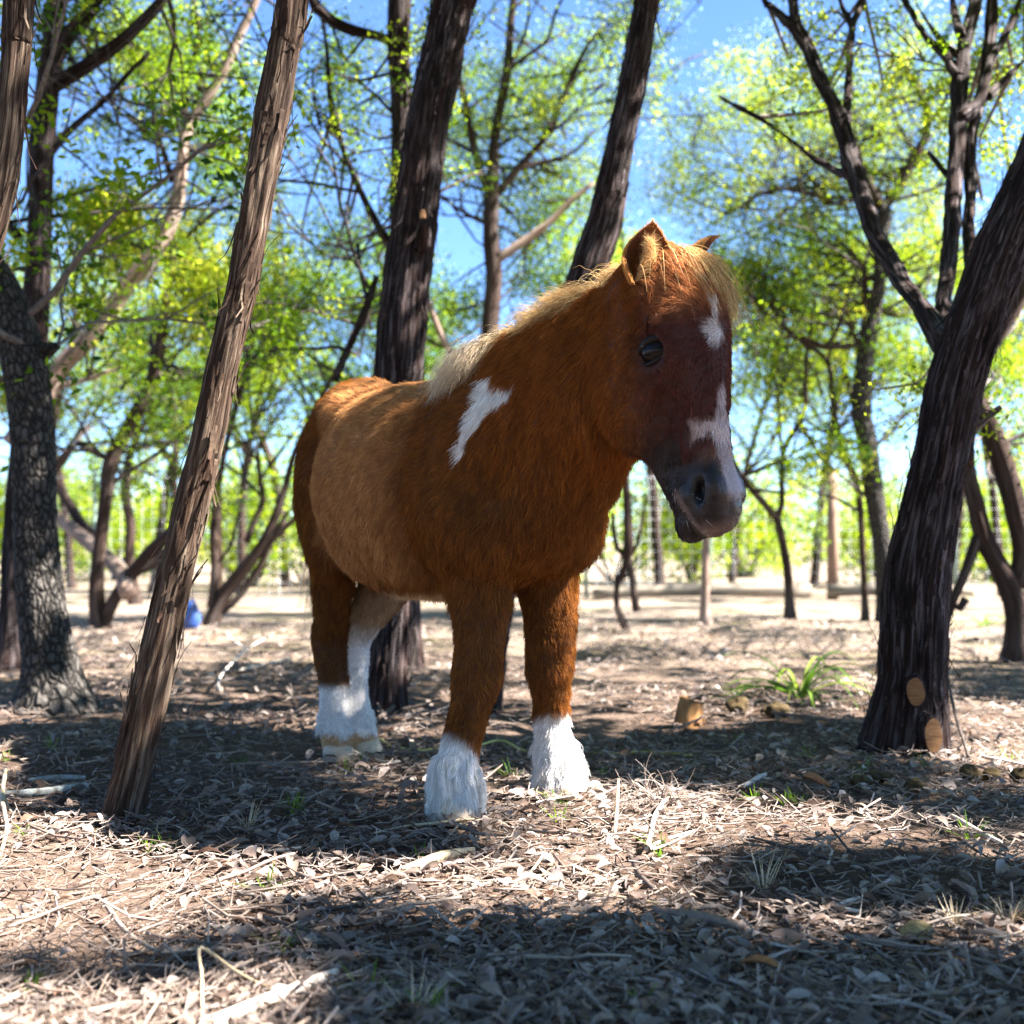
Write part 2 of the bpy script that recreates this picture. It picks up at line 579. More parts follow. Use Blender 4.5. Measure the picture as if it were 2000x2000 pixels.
# live oak with blocky bark
t3, t3p = tree('oak_tree', 'thick grey oak with blocky cracked bark behind the leaning cedar', [
    S(ident, (105, 1378, 118), (98, 1300, 100), (84, 1200, 92), (72, 1080, 84), (66, 960, 82), (64, 860, 82), (58, 780, 82), (46, 700, 84), (26, 620, 72), (2, 560, 62), (-40, 480, 52), (-80, 380, 44), (-110, 200, 40)),
    S(ident, (45, 735, 60), (80, 690, 40), (112, 675, 14, 4.25))],
    M_oak, Y=4.3, k=64, step=.014, disp=oak_disp(.006, 41), ext=.8, seed=4, flare=.5, limbs=6, sub='branch')
# dark cedar behind the oak
t4, t4p = tree('cedar_tree', 'dark forked cedar standing right behind the grey oak at left', [
    S(ident, (22, 1298, 62), (25, 1180, 50), (30, 1040, 46), (45, 860, 46), (62, 700, 52), (72, 580, 50), (78, 420, 46), (82, 290, 48), (90, 200, 46), (100, 100, 40), (112, -10, 38)),
    S(c4, (230, 490, 34), (390, 400, 30), (560, 290, 28), (700, 180, 24), (860, 20, 22), (890, -30, 20)),
    S(c4, (240, 830, 14), (400, 680, 13), (560, 540, 11), (690, 400, 8), (800, 290, 5)),
    S(c4, (260, 1090, 7), (430, 1040, 6), (600, 985, 5), (690, 900, 3)),
    S(c4, (240, 460, 30), (330, 250, 30), (430, 120, 30), (520, -20, 28)),
    S(c4, (100, 1280, 18), (40, 1200, 16), (-60, 1100, 14))],
    M_dark, Y=5.7, k=28, step=.03, disp=cedar_disp(.006, 51), ext=1.2, seed=5, limbs=7, bare=12, leaf=.022, prad=.14, limb_len=.7,
    patches=[(150, 60, 5.9, 140, 80, 34, .6), (300, 130, 6.2, 90, 70, 16, .6), (30, 480, 6, 40, 90, 10, .55)])
# pale leaning cedar and its dark twin stems
t5, t5p = tree('cedar_tree', 'pale trunked cedar leaning to the right beyond the grey oak', [
    S(c5, (60, 600, 40, 7.2), (255, 330, 34, 7.2), (300, 215, 36, 7.2), (430, 80, 36, 7.2)) + S(c4, (560, 1720, 36, 7.2), (700, 1520, 34, 7.2), (850, 1340, 32, 7.2), (945, 1120, 28, 7.2), (985, 850, 24, 7.2), (1010, 690, 22, 7.2), (1110, 540, 20, 7.2), (1220, 360, 20, 7.2), (1290, 190, 18, 7.2), (1390, -20, 14, 7.2)),
    S(c4, (1000, 650, 14), (995, 500, 12), (1040, 330, 10), (1070, 150, 8), (1040, -20, 7)),
    S(c4, (1030, 620, 6), (1070, 480, 6), (1050, 420, 4)),
    S(c4, (930, 980, 12), (880, 800, 10), (830, 660, 8), (820, 420, 6), (790, 250, 4)),
    S(c4, (1000, 820, 8), (1150, 790, 6), (1330, 740, 4)),
    S(c4, (870, 780, 6), (720, 660, 5), (560, 540, 4)),
    S(c5, (300, 295, 9), (480, 250, 9), (560, 215, 8), (650, 185, 5))],
    [M_pale, M_far, M_far, M_far, M_far, M_far, M_pale], Y=7.2, k=18, step=.05, disp=cedar_disp(.004, 61), ext=.8, seed=6, limbs=12, bare=22, leaf=.030, limb_len=.7, flare=0,
    patches=[(215, 425, 7.4, 80, 60, 50, .92), (255, 480, 7.6, 80, 60, 26, .85), (330, 100, 7.4, 120, 100, 44, .55), (410, 300, 7.6, 70, 130, 26, .55)])
t5b, _ = tree('cedar_tree', 'twin stemmed dark cedar in the left middle distance, forked low down', [
    S(c5, (545, 1610, 34), (520, 1400, 29), (540, 1150, 26), (570, 900, 26), (600, 690, 30), (700, 500, 30), (790, 330, 28), (840, 180, 24)) + S(c4, (870, 1800, 22), (910, 1500, 20), (935, 1300, 16)),
    S(c5, (560, 1560, 26), (640, 1400, 24), (740, 1270, 26), (820, 1170, 26), (900, 1100, 24), (1000, 1010, 18), (1100, 880, 10)),
    S(c5, (680, 1300, 20), (800, 1260, 18), (900, 1180, 14), (1000, 1100, 8)),
    S(c5, (620, 700, 14), (500, 640, 12), (410, 590, 8)),
    S(c4, (1000, 1280, 8), (1140, 1160, 7), (1260, 1090, 4)),
    S(c5, (640, 660, 7), (580, 520, 6), (500, 430, 4))],
    M_far, Y=8.1, k=16, step=.06, disp=cedar_disp(.004, 71), seed=7, limbs=10, bare=20, leaf=.030, limb_len=.7,
    patches=[(400, 560, 8.2, 80, 110, 60, .9), (300, 640, 9, 90, 110, 30, .7), (360, 470, 8.4, 60, 60, 16, .75)])
tree('cedar_tree', 'reddish cedar stem behind the twin stemmed cedar at left', [
    S(c5, (730, 1440, 24), (700, 1230, 20), (705, 1050, 20), (680, 880, 20), (690, 700, 18), (740, 560, 14), (860, 350, 10), (950, 200, 6)),
    S(c5, (680, 860, 8), (650, 770, 6), (610, 700, 4)),
    S(c5, (930, 1090, 13), (940, 850, 12), (945, 600, 11), (930, 350, 9), (880, 100, 6))],
    M_far, Y=11.5, k=12, step=.08, seed=8, limbs=8, leaf=.035, patches=[(330, 760, 12.5, 110, 150, 50, .6), (150, 820, 13, 80, 120, 26, .6)])
# pale fallen limb propped on the twin stems
lm = spline(np.array([P(*c5(250, 940), 8.6), P(*c5(330, 1010), 8.5), P(*c5(430, 1090), 8.4), P(*c5(540, 1180), 8.3), P(*c5(650, 1290), 8.2), P(*c5(690, 1400), 8.0)]), .05)
V, F, T, bk = tube(lm, np.linspace(.038, .055, len(lm)), 10)
tag(link('fallen_limb', mesh_np('fallen_limb', V, F, T, {'bk': bk}), M_pale), 'pale dead limb propped against the twin stemmed cedar at left', 'limb')
lm = spline(np.array([P(*c5(280, 790), 8.9), P(*c5(360, 900), 8.8), P(*c5(430, 1020), 8.6), P(*c5(510, 1110), 8.4)]), .05)
V, F, T, bk = tube(lm, np.linspace(.03, .04, len(lm)), 8)
tag(link('fallen_limb', mesh_np('fallen_limb', V, F, T, {'bk': bk}), M_far), 'dark dead limb slanting down to the twin stemmed cedar at left', 'limb')
# dark many-stemmed tree between leaning cedar and rump
tree('cedar_tree', 'dark cedar with low spreading stems between the leaning cedar and the pony', [
    S(c5, (1140, 1590, 30), (1170, 1480, 28), (1215, 1400, 28), (1300, 1290, 26), (1410, 1150, 22), (1480, 1000, 18), (1540, 830, 14), (1570, 700, 12), (1640, 520, 10), (1760, 300, 9), (1850, 120, 8)),
    S(c5, (1140, 1480, 20), (1160, 1300, 17), (1150, 1100, 15), (1165, 900, 13), (1200, 700, 12), (1240, 520, 12), (1290, 330, 12), (1340, 150, 11)),
    S(c5, (1200, 1500, 16), (1290, 1420, 14), (1400, 1260, 13), (1470, 1120, 12), (1560, 1030, 11), (1630, 970, 8)),
    S(c5, (1170, 1240, 7), (1240, 1150, 6), (1300, 900, 5), (1350, 650, 4), (1380, 380, 3)),
    S(c5, (1430, 1120, 8), (1500, 1050, 7), (1545, 960, 5)),
    S(c5, (1330, 1130, 14), (1380, 1000, 13), (1420, 900, 12), (1400, 780, 10), (1390, 640, 7))],
    M_far, Y=8.7, k=14, step=.06, disp=cedar_disp(.004, 81), seed=9, limbs=6, bare=14, leaf=.03,
    patches=[(520, 450, 9.2, 70, 120, 40, .7), (560, 620, 9.4, 70, 100, 30, .5), (470, 780, 10, 60, 100, 22, .6)])
sb, _ = tree('cedar_tree', 'short sawn off stub stem beside the low spreading cedar', [S(c5, (1290, 1280, 20), (1260, 1235, 22), (1250, 1200, 22))], M_far, Y=8.6, k=12, step=.03, flare=0, seed=1)
bpy.data.objects.remove(sb.children[0], do_unlink=True); bpy.data.objects.remove(sb, do_unlink=True)

# big dark cedar behind the pony's back
t7, t7p = tree('cedar_tree', 'big dark cedar trunk rising behind the back of the pony', [
    S(ident, (755, 1388, 78), (757, 1300, 72), (763, 1200, 72), (770, 1000, 84), (776, 745, 92)) + S(c8, (440, 1600, 93), (470, 1300, 92), (510, 1000, 88), (550, 700, 84), (590, 480, 84), (640, 250, 84), (690, 0, 84), (720, -60, 84)),
    S(c8, (545, 1160, 30, 4.24), (550, 1090, 24, 4.17), (556, 1045, 18, 4.12))],
    M_dark, Y=4.3, k=72, step=.014, disp=cedar_disp(.011, 91), ext=1.5, seed=10, flare=.15, sub='branch_stub')
t8, t8p = tree('cedar_tree', 'grey forked cedar just left of the big dark trunk behind the pony', [
    S(ident, (800, 1330, 46), (795, 900, 44), (786, 600, 42), (782, 420, 42)) + S(c8, (440, 740, 38), (445, 500, 40), (435, 300, 42), (430, 150, 42), (436, -20, 44)),
    S(c8, (400, 200, 20), (330, 170, 20), (230, 150, 22), (130, 110, 22), (60, 50, 22), (20, -20, 20)),
    S(c8, (70, 60, 9), (95, 250, 7), (110, 480, 9), (150, 650, 10), (220, 830, 11), (290, 980, 12), (350, 1090, 14), (380, 1130, 14)),
    S(c8, (120, 130, 6), (170, 260, 5), (250, 330, 3)),
    S(c8, (110, 560, 4), (60, 530, 4), (0, 490, 3)),
    S(c8, (140, 620, 4), (60, 590, 3), (-20, 610, 3)),
    S(c8, (290, 1440, 9), (250, 1280, 7), (240, 1150, 5)),
    S(c8, (130, 1800, 13), (190, 1650, 14), (260, 1500, 15), (290, 1420, 14), (330, 1300, 10))],
    M_dark, Y=5.8, k=26, step=.035, disp=cedar_disp(.006, 101), ext=1.2, seed=11, limbs=8, bare=14, leaf=.022, prad=.13, limb_len=.7,
    patches=[(650, 110, 6.1, 60, 100, 14, .35), (680, 200, 6.3, 80, 80, 12, .35), (660, 480, 8.4, 70, 90, 30, .35), (690, 620, 8.6, 60, 80, 26, .4), (620, 590, 9, 60, 80, 22, .55)])
t9, t9p = tree('cedar_tree', 'dark cedar leaning to the right behind the head of the pony', [
    S(ident, (935, 1385, 82), (960, 1200, 78), (1000, 1000, 76), (1060, 780, 76)) + S(c8, (1290, 1390, 76), (1350, 1200, 72), (1400, 1050, 68), (1440, 850, 58), (1480, 650, 54), (1520, 450, 54), (1560, 250, 54), (1590, 60, 50), (1605, -30, 50))],
    M_dark, Y=4.35, k=64, step=.015, disp=cedar_disp(.008, 111), ext=1.6, seed=12, flare=.15)
# spreading cedar behind the middle
tree('cedar_tree', 'spreading cedar with many upswept limbs in the middle distance behind the neck', [
    S(ident, (948, 1215, 44), (950, 1000, 42), (953, 800, 38)) + S(c8, (860, 1560, 34), (880, 1300, 32), (865, 1100, 32), (870, 900, 30), (875, 860, 26), (880, 700, 20), (900, 560, 19), (940, 350, 17), (960, 120, 15), (975, -20, 13)),
    S(c8, (860, 900, 18), (810, 800, 16), (775, 640, 15), (745, 480, 13), (720, 380, 11), (700, 250, 9)),
    S(c8, (900, 910, 15), (980, 810, 14), (1080, 700, 13), (1150, 610, 12), (1200, 470, 11), (1260, 340, 10), (1320, 220, 8), (1390, 130, 6)),
    S(c8, (890, 1230, 18), (960, 1180, 18), (1060, 1110, 16), (1140, 1050, 14), (1230, 960, 12), (1350, 860, 9)),
    S(c8, (950, 330, 9), (1040, 260, 8), (1130, 190, 7), (1170, 60, 6), (1210, -20, 5)),
    S(c8, (990, 800, 8), (1130, 760, 7), (1250, 720, 6), (1350, 620, 4)),
    S(c8, (1110, 640, 7), (1200, 590, 6), (1300, 480, 5), (1400, 400, 3)),
    S(c8, (830, 1050, 8), (720, 990, 7), (640, 930, 5)),
    S(c8, (850, 900, 7), (750, 870, 6), (660, 820, 4)),
    S(c8, (720, 1740, 16), (660, 1640, 15), (600, 1500, 13), (570, 1420, 10)),
    S(c8, (960, 40, 6), (1000, 20, 5), (1040, -30, 4))],
    [M_far, M_far, M_far, M_pale] + [M_far] * 5 + [M_pale], Y=8.6, k=16, step=.05, disp=cedar_disp(.005, 121), ext=.8, seed=13, limbs=22, bare=20, leaf=.025, limb_len=.8, lv0=.6,
    patches=[(1000, 250, 9, 150, 170, 80, .6), (1100, 160, 9.2, 120, 130, 50, .6), (1050, 420, 9, 120, 110, 60, .62), (900, 600, 9.2, 70, 80, 26, .45), (900, 230, 9, 60, 100, 20, .6), (1150, 360, 9.6, 70, 90, 24, .7), (1050, 540, 9.4, 80, 50, 30, .4)])

# big cedar at right, sawn at the foot, forking at shoulder height
t11, t11p = tree('cedar_tree', 'big shaggy cedar at right with two sawn branch scars at its foot', [
    S(ident, (1768, 1462, 150), (1775, 1400, 142), (1782, 1320, 128), (1788, 1220, 126), (1795, 1110, 126), (1815, 1000, 112), (1835, 900, 100), (1858, 790, 104), (1885, 690, 104), (1925, 580, 104), (1972, 460, 106), (2030, 330, 104), (2085, 180, 96), (2120, 0, 90), (2135, -200, 84)),
    S(c6, (1250, 1880, 52, 3.6), (1180, 1780, 40, 3.7), (1110, 1660, 36, 3.8), (1000, 1530, 34, 3.95), (930, 1400, 34, 4.1), (860, 1290, 34, 4.2), (810, 1150, 32, 4.3), (770, 1030, 36, 4.4), (725, 880, 34, 4.5), (690, 740, 30, 4.55), (640, 600, 26, 4.6), (560, 430, 26, 4.7), (500, 270, 27, 4.8), (430, 140, 24, 4.85), (410, 0, 20, 4.9), (405, -40, 20, 4.9)),
    S(c6, (1260, 1860, 40, 3.65), (1225, 1700, 32, 3.8), (1245, 1450, 30, 4.), (1270, 1200, 30, 4.15), (1280, 950, 30, 4.3), (1300, 700, 30, 4.4), (1310, 450, 28, 4.5), (1335, 250, 26, 4.6), (1370, 100, 26, 4.7), (1400, -20, 24, 4.75)),
    S(c6, (420, 160, 15, 4.85), (350, 90, 13, 4.9), (270, 20, 11, 5.0), (250, -20, 10, 5.0)),
    S(c6, (690, 690, 14, 4.6), (705, 500, 13, 4.7), (720, 300, 13, 4.8), (735, 130, 12, 4.9), (790, -20, 10, 5)),
    S(c6, (735, 160, 8, 4.9), (700, 80, 7, 5), (660, -10, 6, 5.)),
    S(c6, (715, 960, 10, 4.5), (600, 900, 10, 4.6), (500, 840, 9, 4.7), (360, 720, 8, 4.8), (220, 630, 7, 4.9), (100, 570, 6, 5.), (10, 520, 4, 5.1)),
    S(c6, (1300, 420, 18, 4.5), (1230, 300, 15, 4.6), (1130, 200, 14, 4.7), (1060, 80, 12, 4.8), (1010, -20, 11, 4.9)),
    S(c6, (1290, 300, 9, 4.6), (1200, 210, 8, 4.7), (1130, 110, 7, 4.8), (1080, 20, 6, 4.9), (1060, -20, 5, 4.9)),
    S(c6, (1310, 640, 20, 4.4), (1400, 560, 18, 4.45), (1450, 420, 17, 4.5), (1480, 320, 16, 4.6), (1560, 180, 12, 4.7), (1640, -10, 10, 4.8)),
    S(c6, (1315, 200, 13, 4.6), (1290, 110, 12, 4.7), (1270, -10, 11, 4.8)),
    S(c6, (1380, 1500, 22, 4.), (1360, 1250, 22, 4.15), (1370, 1000, 22, 4.3), (1360, 800, 20, 4.4), (1400, 600, 18, 4.5), (1470, 250, 20, 4.7), (1480, -20, 20, 4.8)),
    S(c6, (1460, 520, 10, 4.5), (1550, 430, 9, 4.6), (1680, 300, 7, 4.7)),
    S(c6, (1260, 970, 6, 4.3), (1180, 870, 5, 4.4), (1140, 820, 4, 4.4)),
    S(c7, (1490, 270, 40, 3.55), (1510, 120, 34, 3.6), (1540, 0, 26, 3.65), (1580, -60, 18, 3.7)),
    S(c7, (1530, 100, 10, 3.6), (1600, 50, 9, 3.65), (1680, -10, 6, 3.7))],
    [M_dark] * 14 + [M_red] * 2, Y=3.45, k=80, step=.013, disp=cedar_disp(.010, 131), ext=.9, seed=14, flare=.22, limbs=10, leaf=.02, prad=.11, limb_len=.6, lv0=.65,
    patches=[(1900, 250, 5.2, 120, 120, 26, .75), (1650, 120, 5.4, 160, 110, 26, .7), (1960, 120, 5.0, 60, 130, 14, .7)])
# lighter trunk behind it
tree('cedar_tree', 'grey sided cedar just left of the big shaggy cedar, with hooked low branches', [
    S(c7, (1120, 1060, 40), (1090, 700, 36), (1050, 420, 38), (1010, 150, 40), (985, 0, 40)) + S(c6, (800, 1950, 36), (830, 1750, 32), (865, 1600, 26), (880, 1450, 24), (890, 1300, 24), (905, 1180, 26), (900, 1090, 26)),
    S(c6, (905, 1110, 20), (970, 1040, 18), (1020, 930, 18), (1080, 820, 17), (1125, 740, 16), (1130, 600, 15), (1090, 500, 13), (1010, 370, 10)),
    S(c6, (890, 1110, 20), (840, 1020, 18), (790, 900, 12), (760, 820, 9), (800, 740, 7), (880, 715, 4)),
    S(c6, (860, 1660, 14), (930, 1690, 14), (1000, 1700, 14), (1050, 1650, 9)),
    S(c6, (780, 1860, 15), (680, 1870, 13), (580, 1870, 12), (480, 1830, 10), (400, 1800, 8), (320, 1860, 6)),
    S(c6, (770, 1870, 12), (720, 1750, 10), (690, 1620, 8)),
    S(c6, (790, 1800, 14), (800, 1600, 12), (790, 1450, 10), (700, 1330, 7)),
    S(c6, (760, 1070, 9), (640, 1100, 8), (560, 1060, 8), (430, 1030, 7), (300, 1020, 7), (180, 1080, 6), (60, 1150, 4)),
    S(c6, (1100, 780, 7), (1070, 900, 6), (980, 930, 5)),
    S(c6, (1040, 400, 9), (1080, 420, 8), (1110, 560, 8))],
    [M_oak, M_far], Y=9.0, k=18, step=.06, disp=cedar_disp(.005, 141), seed=15, limbs=26, bare=26, leaf=.026, limb_len=.9, lv0=.65,
    patches=[(1480, 200, 9.4, 130, 150, 76, .78), (1620, 300, 9.6, 130, 150, 70, .75), (1450, 420, 9.2, 110, 110, 50, .7), (1330, 330, 9.6, 80, 120, 40, .75), (1560, 480, 9.4, 110, 90, 44, .55),
             (1650, 520, 9.6, 90, 100, 34, .6), (1480, 560, 9.6, 100, 70, 34, .4), (1800, 420, 9.8, 110, 130, 40, .75), (1760, 180, 10, 130, 130, 44, .75)])
tree('young_cedar', 'thin dark young cedar with a low fork right of the muzzle', [
    S(c7, (630, 1058, 22), (620, 900, 18), (610, 780, 18), (585, 640, 16), (560, 545, 16), (585, 480, 12), (585, 350, 11), (590, 220, 11), (620, 150, 11), (680, 60, 10), (705, -20, 9)) + S(c6, (480, 1950, 8), (510, 1750, 7), (530, 1600, 5)),
    S(c7, (560, 550, 14), (500, 480, 14), (440, 410, 13), (385, 340, 12), (330, 240, 11), (290, 120, 10), (250, -20, 8)),
    S(c7, (590, 240, 8), (575, 120, 8), (570, 0, 7), (560, -120, 5)),
    S(c7, (590, 330, 5), (640, 220, 5), (660, 130, 4))],
    M_far, Y=9.2, k=12, step=.07, seed=16, bare=8, limbs=7, leaf=.03, patches=[(1500, 700, 9.6, 90, 70, 26, .55), (1600, 640, 9.8, 80, 80, 24, .6)])
tree('young_cedar', 'thin bent young cedar close beside the grey sided cedar', [
    S(c7, (1005, 1065, 15), (1000, 880, 13), (985, 600, 13), (975, 450, 14), (950, 340, 14), (900, 220, 13), (870, 130, 13), (845, 0, 12)) + S(c6, (600, 1950, 10), (480, 1860, 9), (330, 1740, 10), (230, 1650, 10), (140, 1510, 8)),
    S(c7, (945, 180, 6), (850, 140, 6), (760, 90, 6), (700, 50, 5)),
    S(c6, (330, 1740, 7), (300, 1600, 6), (250, 1480, 5))],
    M_far, Y=9.1, k=12, step=.07, seed=17, bare=8, limbs=6, leaf=.03, patches=[(1480, 620, 9.5, 80, 70, 22, .5), (1440, 540, 9.4, 70, 60, 18, .6)])
tree('young_cedar', 'pale bare pole of a sapling standing under the muzzle', [
    S(c7, (198, 1095, 20), (200, 980, 19), (202, 860, 17), (200, 740, 16), (205, 640, 16), (200, 520, 15), (190, 300, 14), (160, 0, 12))],
    M_pale, Y=8.4, k=12, step=.07, seed=18, limbs=3, leaf=.03)
tree('young_cedar', 'crooked little cedar seen between the chest and the muzzle', [
    S(ident, (1224, 1262, 13), (1216, 1215, 14), (1205, 1185, 12), (1206, 1140, 11), (1222, 1105, 15), (1228, 1060, 20), (1226, 1000, 17), (1222, 950, 15), (1215, 900, 14), (1210, 700, 12)),
    S(ident, (1226, 1085, 14), (1236, 1135, 14), (1242, 1185, 16), (1246, 1192, 18)),
    S(ident, (1219, 1085, 10), (1206, 1070, 10), (1200, 1045, 9), (1196, 1000, 6)),
    S(ident, (1232, 1085, 8), (1246, 1060, 7), (1254, 1020, 6), (1262, 970, 4))],
    M_far, Y=8.0, k=12, step=.05, seed=19, flare=.1, bury=.03, limbs=3, leaf=.03)
t17, _ = tree('cedar_tree', 'dark bent cedar at the right edge behind the big shaggy cedar', [
    S(c7, (1790, 1300, 66), (1780, 1180, 54), (1770, 1040, 46), (1730, 900, 42), (1660, 760, 38), (1600, 640, 36), (1560, 480, 34), (1520, 300, 32), (1500, 120, 30), (1520, -100, 28)) + S(c6, (1640, 1600, 24), (1660, 1400, 20)),
    S(c7, (1770, 900, 40), (1800, 700, 40), (1770, 520, 44), (1720, 350, 44), (1670, 180, 42), (1600, 20, 36), (1560, -80, 32), (1500, -260, 26)),
    S(c7, (1570, 640, 20), (1530, 760, 20), (1480, 880, 19), (1430, 1000, 19), (1405, 1080, 20)),
    S(c7, (1440, 980, 12), (1480, 1000, 14), (1510, 950, 16))],
    M_far, Y=6.0, k=20, step=.05, disp=cedar_disp(.006, 151), seed=20, limbs=6, leaf=.024, limb_len=.6,
    patches=[(1960, 740, 7.4, 60, 80, 26, .7), (1985, 860, 7.4, 40, 60, 14, .75), (1960, 520, 7, 70, 70, 14, .7)])

# trees farther off: each its own trunk, limbs and crown
FARG = 'cedars standing far back in the grove'
far_rs = np.random.default_rng(77)
for i, (u, y, h, w, lean, l0) in enumerate([(60, 12.5, 3.9, 22, .2, .6), (140, 15, 4.3, 18, -.2, .65), (300, 14, 4.2, 20, .3, .55), (470, 13.5, 4.0, 18, .1, .6), (560, 15.5, 4.6, 20, -.3, .7), (650, 12.5, 3.6, 16, .25, .45),
                                            (860, 14, 4.4, 20, -.2, .5), (1060, 13.5, 4.4, 18, .15, .6), (1290, 14.5, 4.6, 20, -.1, .7), (1430, 17, 4.2, 14, .2, .75), (1590, 16, 4.8, 18, .2, .7), (1720, 13.5, 4.4, 20, -.2, .6), (1860, 15, 4.6, 20, .2, .7), (1960, 13, 4.2, 18, -.2, .7)]):
    x = (u - 1000) / FPX * y
    r = w * .5 * y / FPX
    vt = HOR - (h - CAMH) / y * FPX
    vb = HOR + CAMH / y * FPX
    du = lean * h / y * FPX
    st = [[(u, vb, w, y), (u + du * .15 + far_rs.normal(0, 8), vb + (vt - vb) * .3, w * .85, y), (u + du * .5 + far_rs.normal(0, 10), vb + (vt - vb) * .6, w * .6, y), (u + du, vt, w * .25, y)]]
    for q in range(4):
        f = far_rs.uniform(.25, .6)
        sd = 1 if q % 2 else -1
        u0, v0 = u + du * f * .8, vb + (vt - vb) * f
        st.append([(u0, v0, w * .5, y), (u0 + sd * 50, v0 - 70, w * .35, y + far_rs.normal(0, .3)), (u0 + sd * far_rs.uniform(80, 140), v0 - far_rs.uniform(120, 220), w * .15, y + far_rs.normal(0, .5))])
    pv = [(u + du * .8, vt + (vb - vt) * .25, y, 120, 110, 40, l0), (u + du * .4 - 70, vt + (vb - vt) * .48, y, 90, 80, 22, l0), (u + du * .5 + 80, vt + (vb - vt) * .42, y, 90, 80, 22, l0)]
    tree('cedar_tree', 'blurred cedar far back in the grove with a thin dark trunk', st, M_far, Y=y, group=FARG, k=8, step=.15, seed=200 + i, flare=.2, patches=pv, leaf=.055, lpc=48, prad=.26)

ORD = ['first', 'second', 'third', 'fourth', 'fifth', 'sixth', 'seventh', 'eighth', 'ninth', 'tenth', 'eleventh', 'twelfth', 'thirteenth', 'fourteenth', 'fifteenth', 'sixteenth', 'seventeenth', 'eighteenth', 'nineteenth']


def ordinals(group, text):
    it = [o for o in COL.objects if o.get('group') == group]
    for q, o in enumerate(sorted(it, key=lambda o: o.location.x / max(o.location.y, 1))):
        o['label'] = text % ORD[q]


ordinals(FARG, 'blurred cedar far back in the grove, %s from the left among the farthest trunks')
# bushes beyond the fence
BUSHG, BUSHF = 'sunlit bushes beyond the wire fence', 'tall dim bushes far beyond the fence'
for i in range(26):
    y = 14.5 + 1.1 * (i % 5) + far_rs.uniform(0, 1.5) + (7 if i > 18 else 0)
    u = -150 + (i if i <= 18 else (i - 18) * 2.5) * 122 + far_rs.normal(0, 30)
    x = (u - 1000) / FPX * y
    hgt = far_rs.uniform(1.1, 2.0) * (1.25 if i > 18 else 1)
    wd = far_rs.uniform(.7, 1.2)
    root = thing('bush', (x, y, float(gz(x, y))), 'round yellow green bush glowing in the sun behind the fence', 'bush', BUSHG if i <= 18 else BUSHF)
    n = 95
    o = norm(far_rs.normal(0, 1, (n, 3))) * (far_rs.random((n, 1)) ** .4)
    c = np.array([x, y, hgt * .5]) + o * np.array([wd, wd * .8, hgt * .52])
    c[:, 2] = np.maximum(c[:, 2], .1)
    V, F, l = leaf_quads(c, far_rs.uniform(.12, .26, n), 40, .07, np.clip(far_rs.normal(.55, .2, n), 0, 1), far_rs)
    mb = MB(); mb.add(V, F, lv=l)
    link('foliage', mb.mesh('foliage', False), M_bush, root)
    mb = MB()
    for q in range(7):
        e = c[far_rs.integers(0, n)]
        V, F, T, bk = tube(np.array([[x, y, -.05], [(x + e[0]) / 2 + far_rs.normal(0, .1), (y + e[1]) / 2, e[2] * .5], e]), np.array([.025, .016, .005]), 5, cap=False)
        mb.add(V, F, T, bk=bk)
    link('stems', mb.mesh('stems'), M_far, root)

ordinals(BUSHG, 'yellow green bush just beyond the wire fence, %s from the left')
ordinals(BUSHF, 'tall dim bush far beyond the fence, %s from the left')
# far wood closing the view
n = 1500
c = np.stack([far_rs.uniform(-34, 34, n), far_rs.uniform(30, 44, n), far_rs.random(n) ** 1.3 * 3.4 + .1], -1)
c[:, 2] *= .45 + .8 * fbm(np.stack([c[:, 0] * .22, c[:, 1] * .1, 0 * c[:, 0]], -1), 2, 5)
V, F, l = leaf_quads(c, far_rs.uniform(.4, .8, n), 26, .17, np.clip(far_rs.normal(.5, .2, n), 0, 1), far_rs)
mb = MB(); mb.add(V, F, lv=l)
tag(link('far_wood', mb.mesh('far_wood', False), M_bush), 'hazy green wood closing the view beyond the bushes', 'wood', kind='stuff')

# ------------------------------------------------------------------ wire fence with posts and a line of logs along its foot
FY = 12.6
M_wire = plain('galvanised_wire', (.45, .47, .48), (.62, .64, .66), 20, .45, .5)
M_post = plain('fence_post_wood', (.16, .10, .07), (.27, .18, .13), 9, .8, .2, (6, 6, .8))
M_tpost = plain('green_steel_post', (.10, .16, .13), (.17, .24, .20), 20, .5, .5)
M_log = plain('weathered_log', (.12, .10, .075), (.26, .225, .18), 6, .9, .2, (1, 5, 5))
fence = thing('wire_fence', (0, FY, 0), 'square mesh wire fence crossing the whole background', 'fence')
mb = MB()


def bar(mb, a, b, r, k=4):
    V, F, T, bk = tube(np.array([a, b], float), np.array([r, r]), k, cap=False)
    mb.add(V, F, T)


for x in np.arange(-9, 9.01, .10):
    bar(mb, (x, FY, .03), (x, FY, 1.16), .0034, 3)
for z in np.arange(.04, 1.17, .10):
    bar(mb, (-9, FY + .004, z), (9, FY + .004, z), .0034, 3)
link('wire_mesh', mb.mesh('wire_mesh'), M_wire, fence)
for k_, x in enumerate(np.arange(-8.6, 9, 1.16)):
    x = x + .02
    wood = abs(x - (1494 - 1000) / FPX * FY) < .5
    if wood: x = (1494 - 1000) / FPX * FY
    big = wood or k_ % 5 == 0
    if big:
        V, F, T, bk = tube(np.array([[x, FY - .06, -.05], [x, FY - .06, .6], [x, FY - .06, 1.2]]), np.array([.055, .052, .05]), 10)
        link('wooden_post', mesh_np('wooden_post', V, F, T), M_post, fence)
    else:
        V, F, T, bk = tube(np.array([[x, FY - .03, -.05], [x, FY - .03, 1.22]]), np.array([.022, .022]), 6)
        link('steel_post', mesh_np('steel_post', V, F, T), M_tpost, fence)
x = .75
li = 0
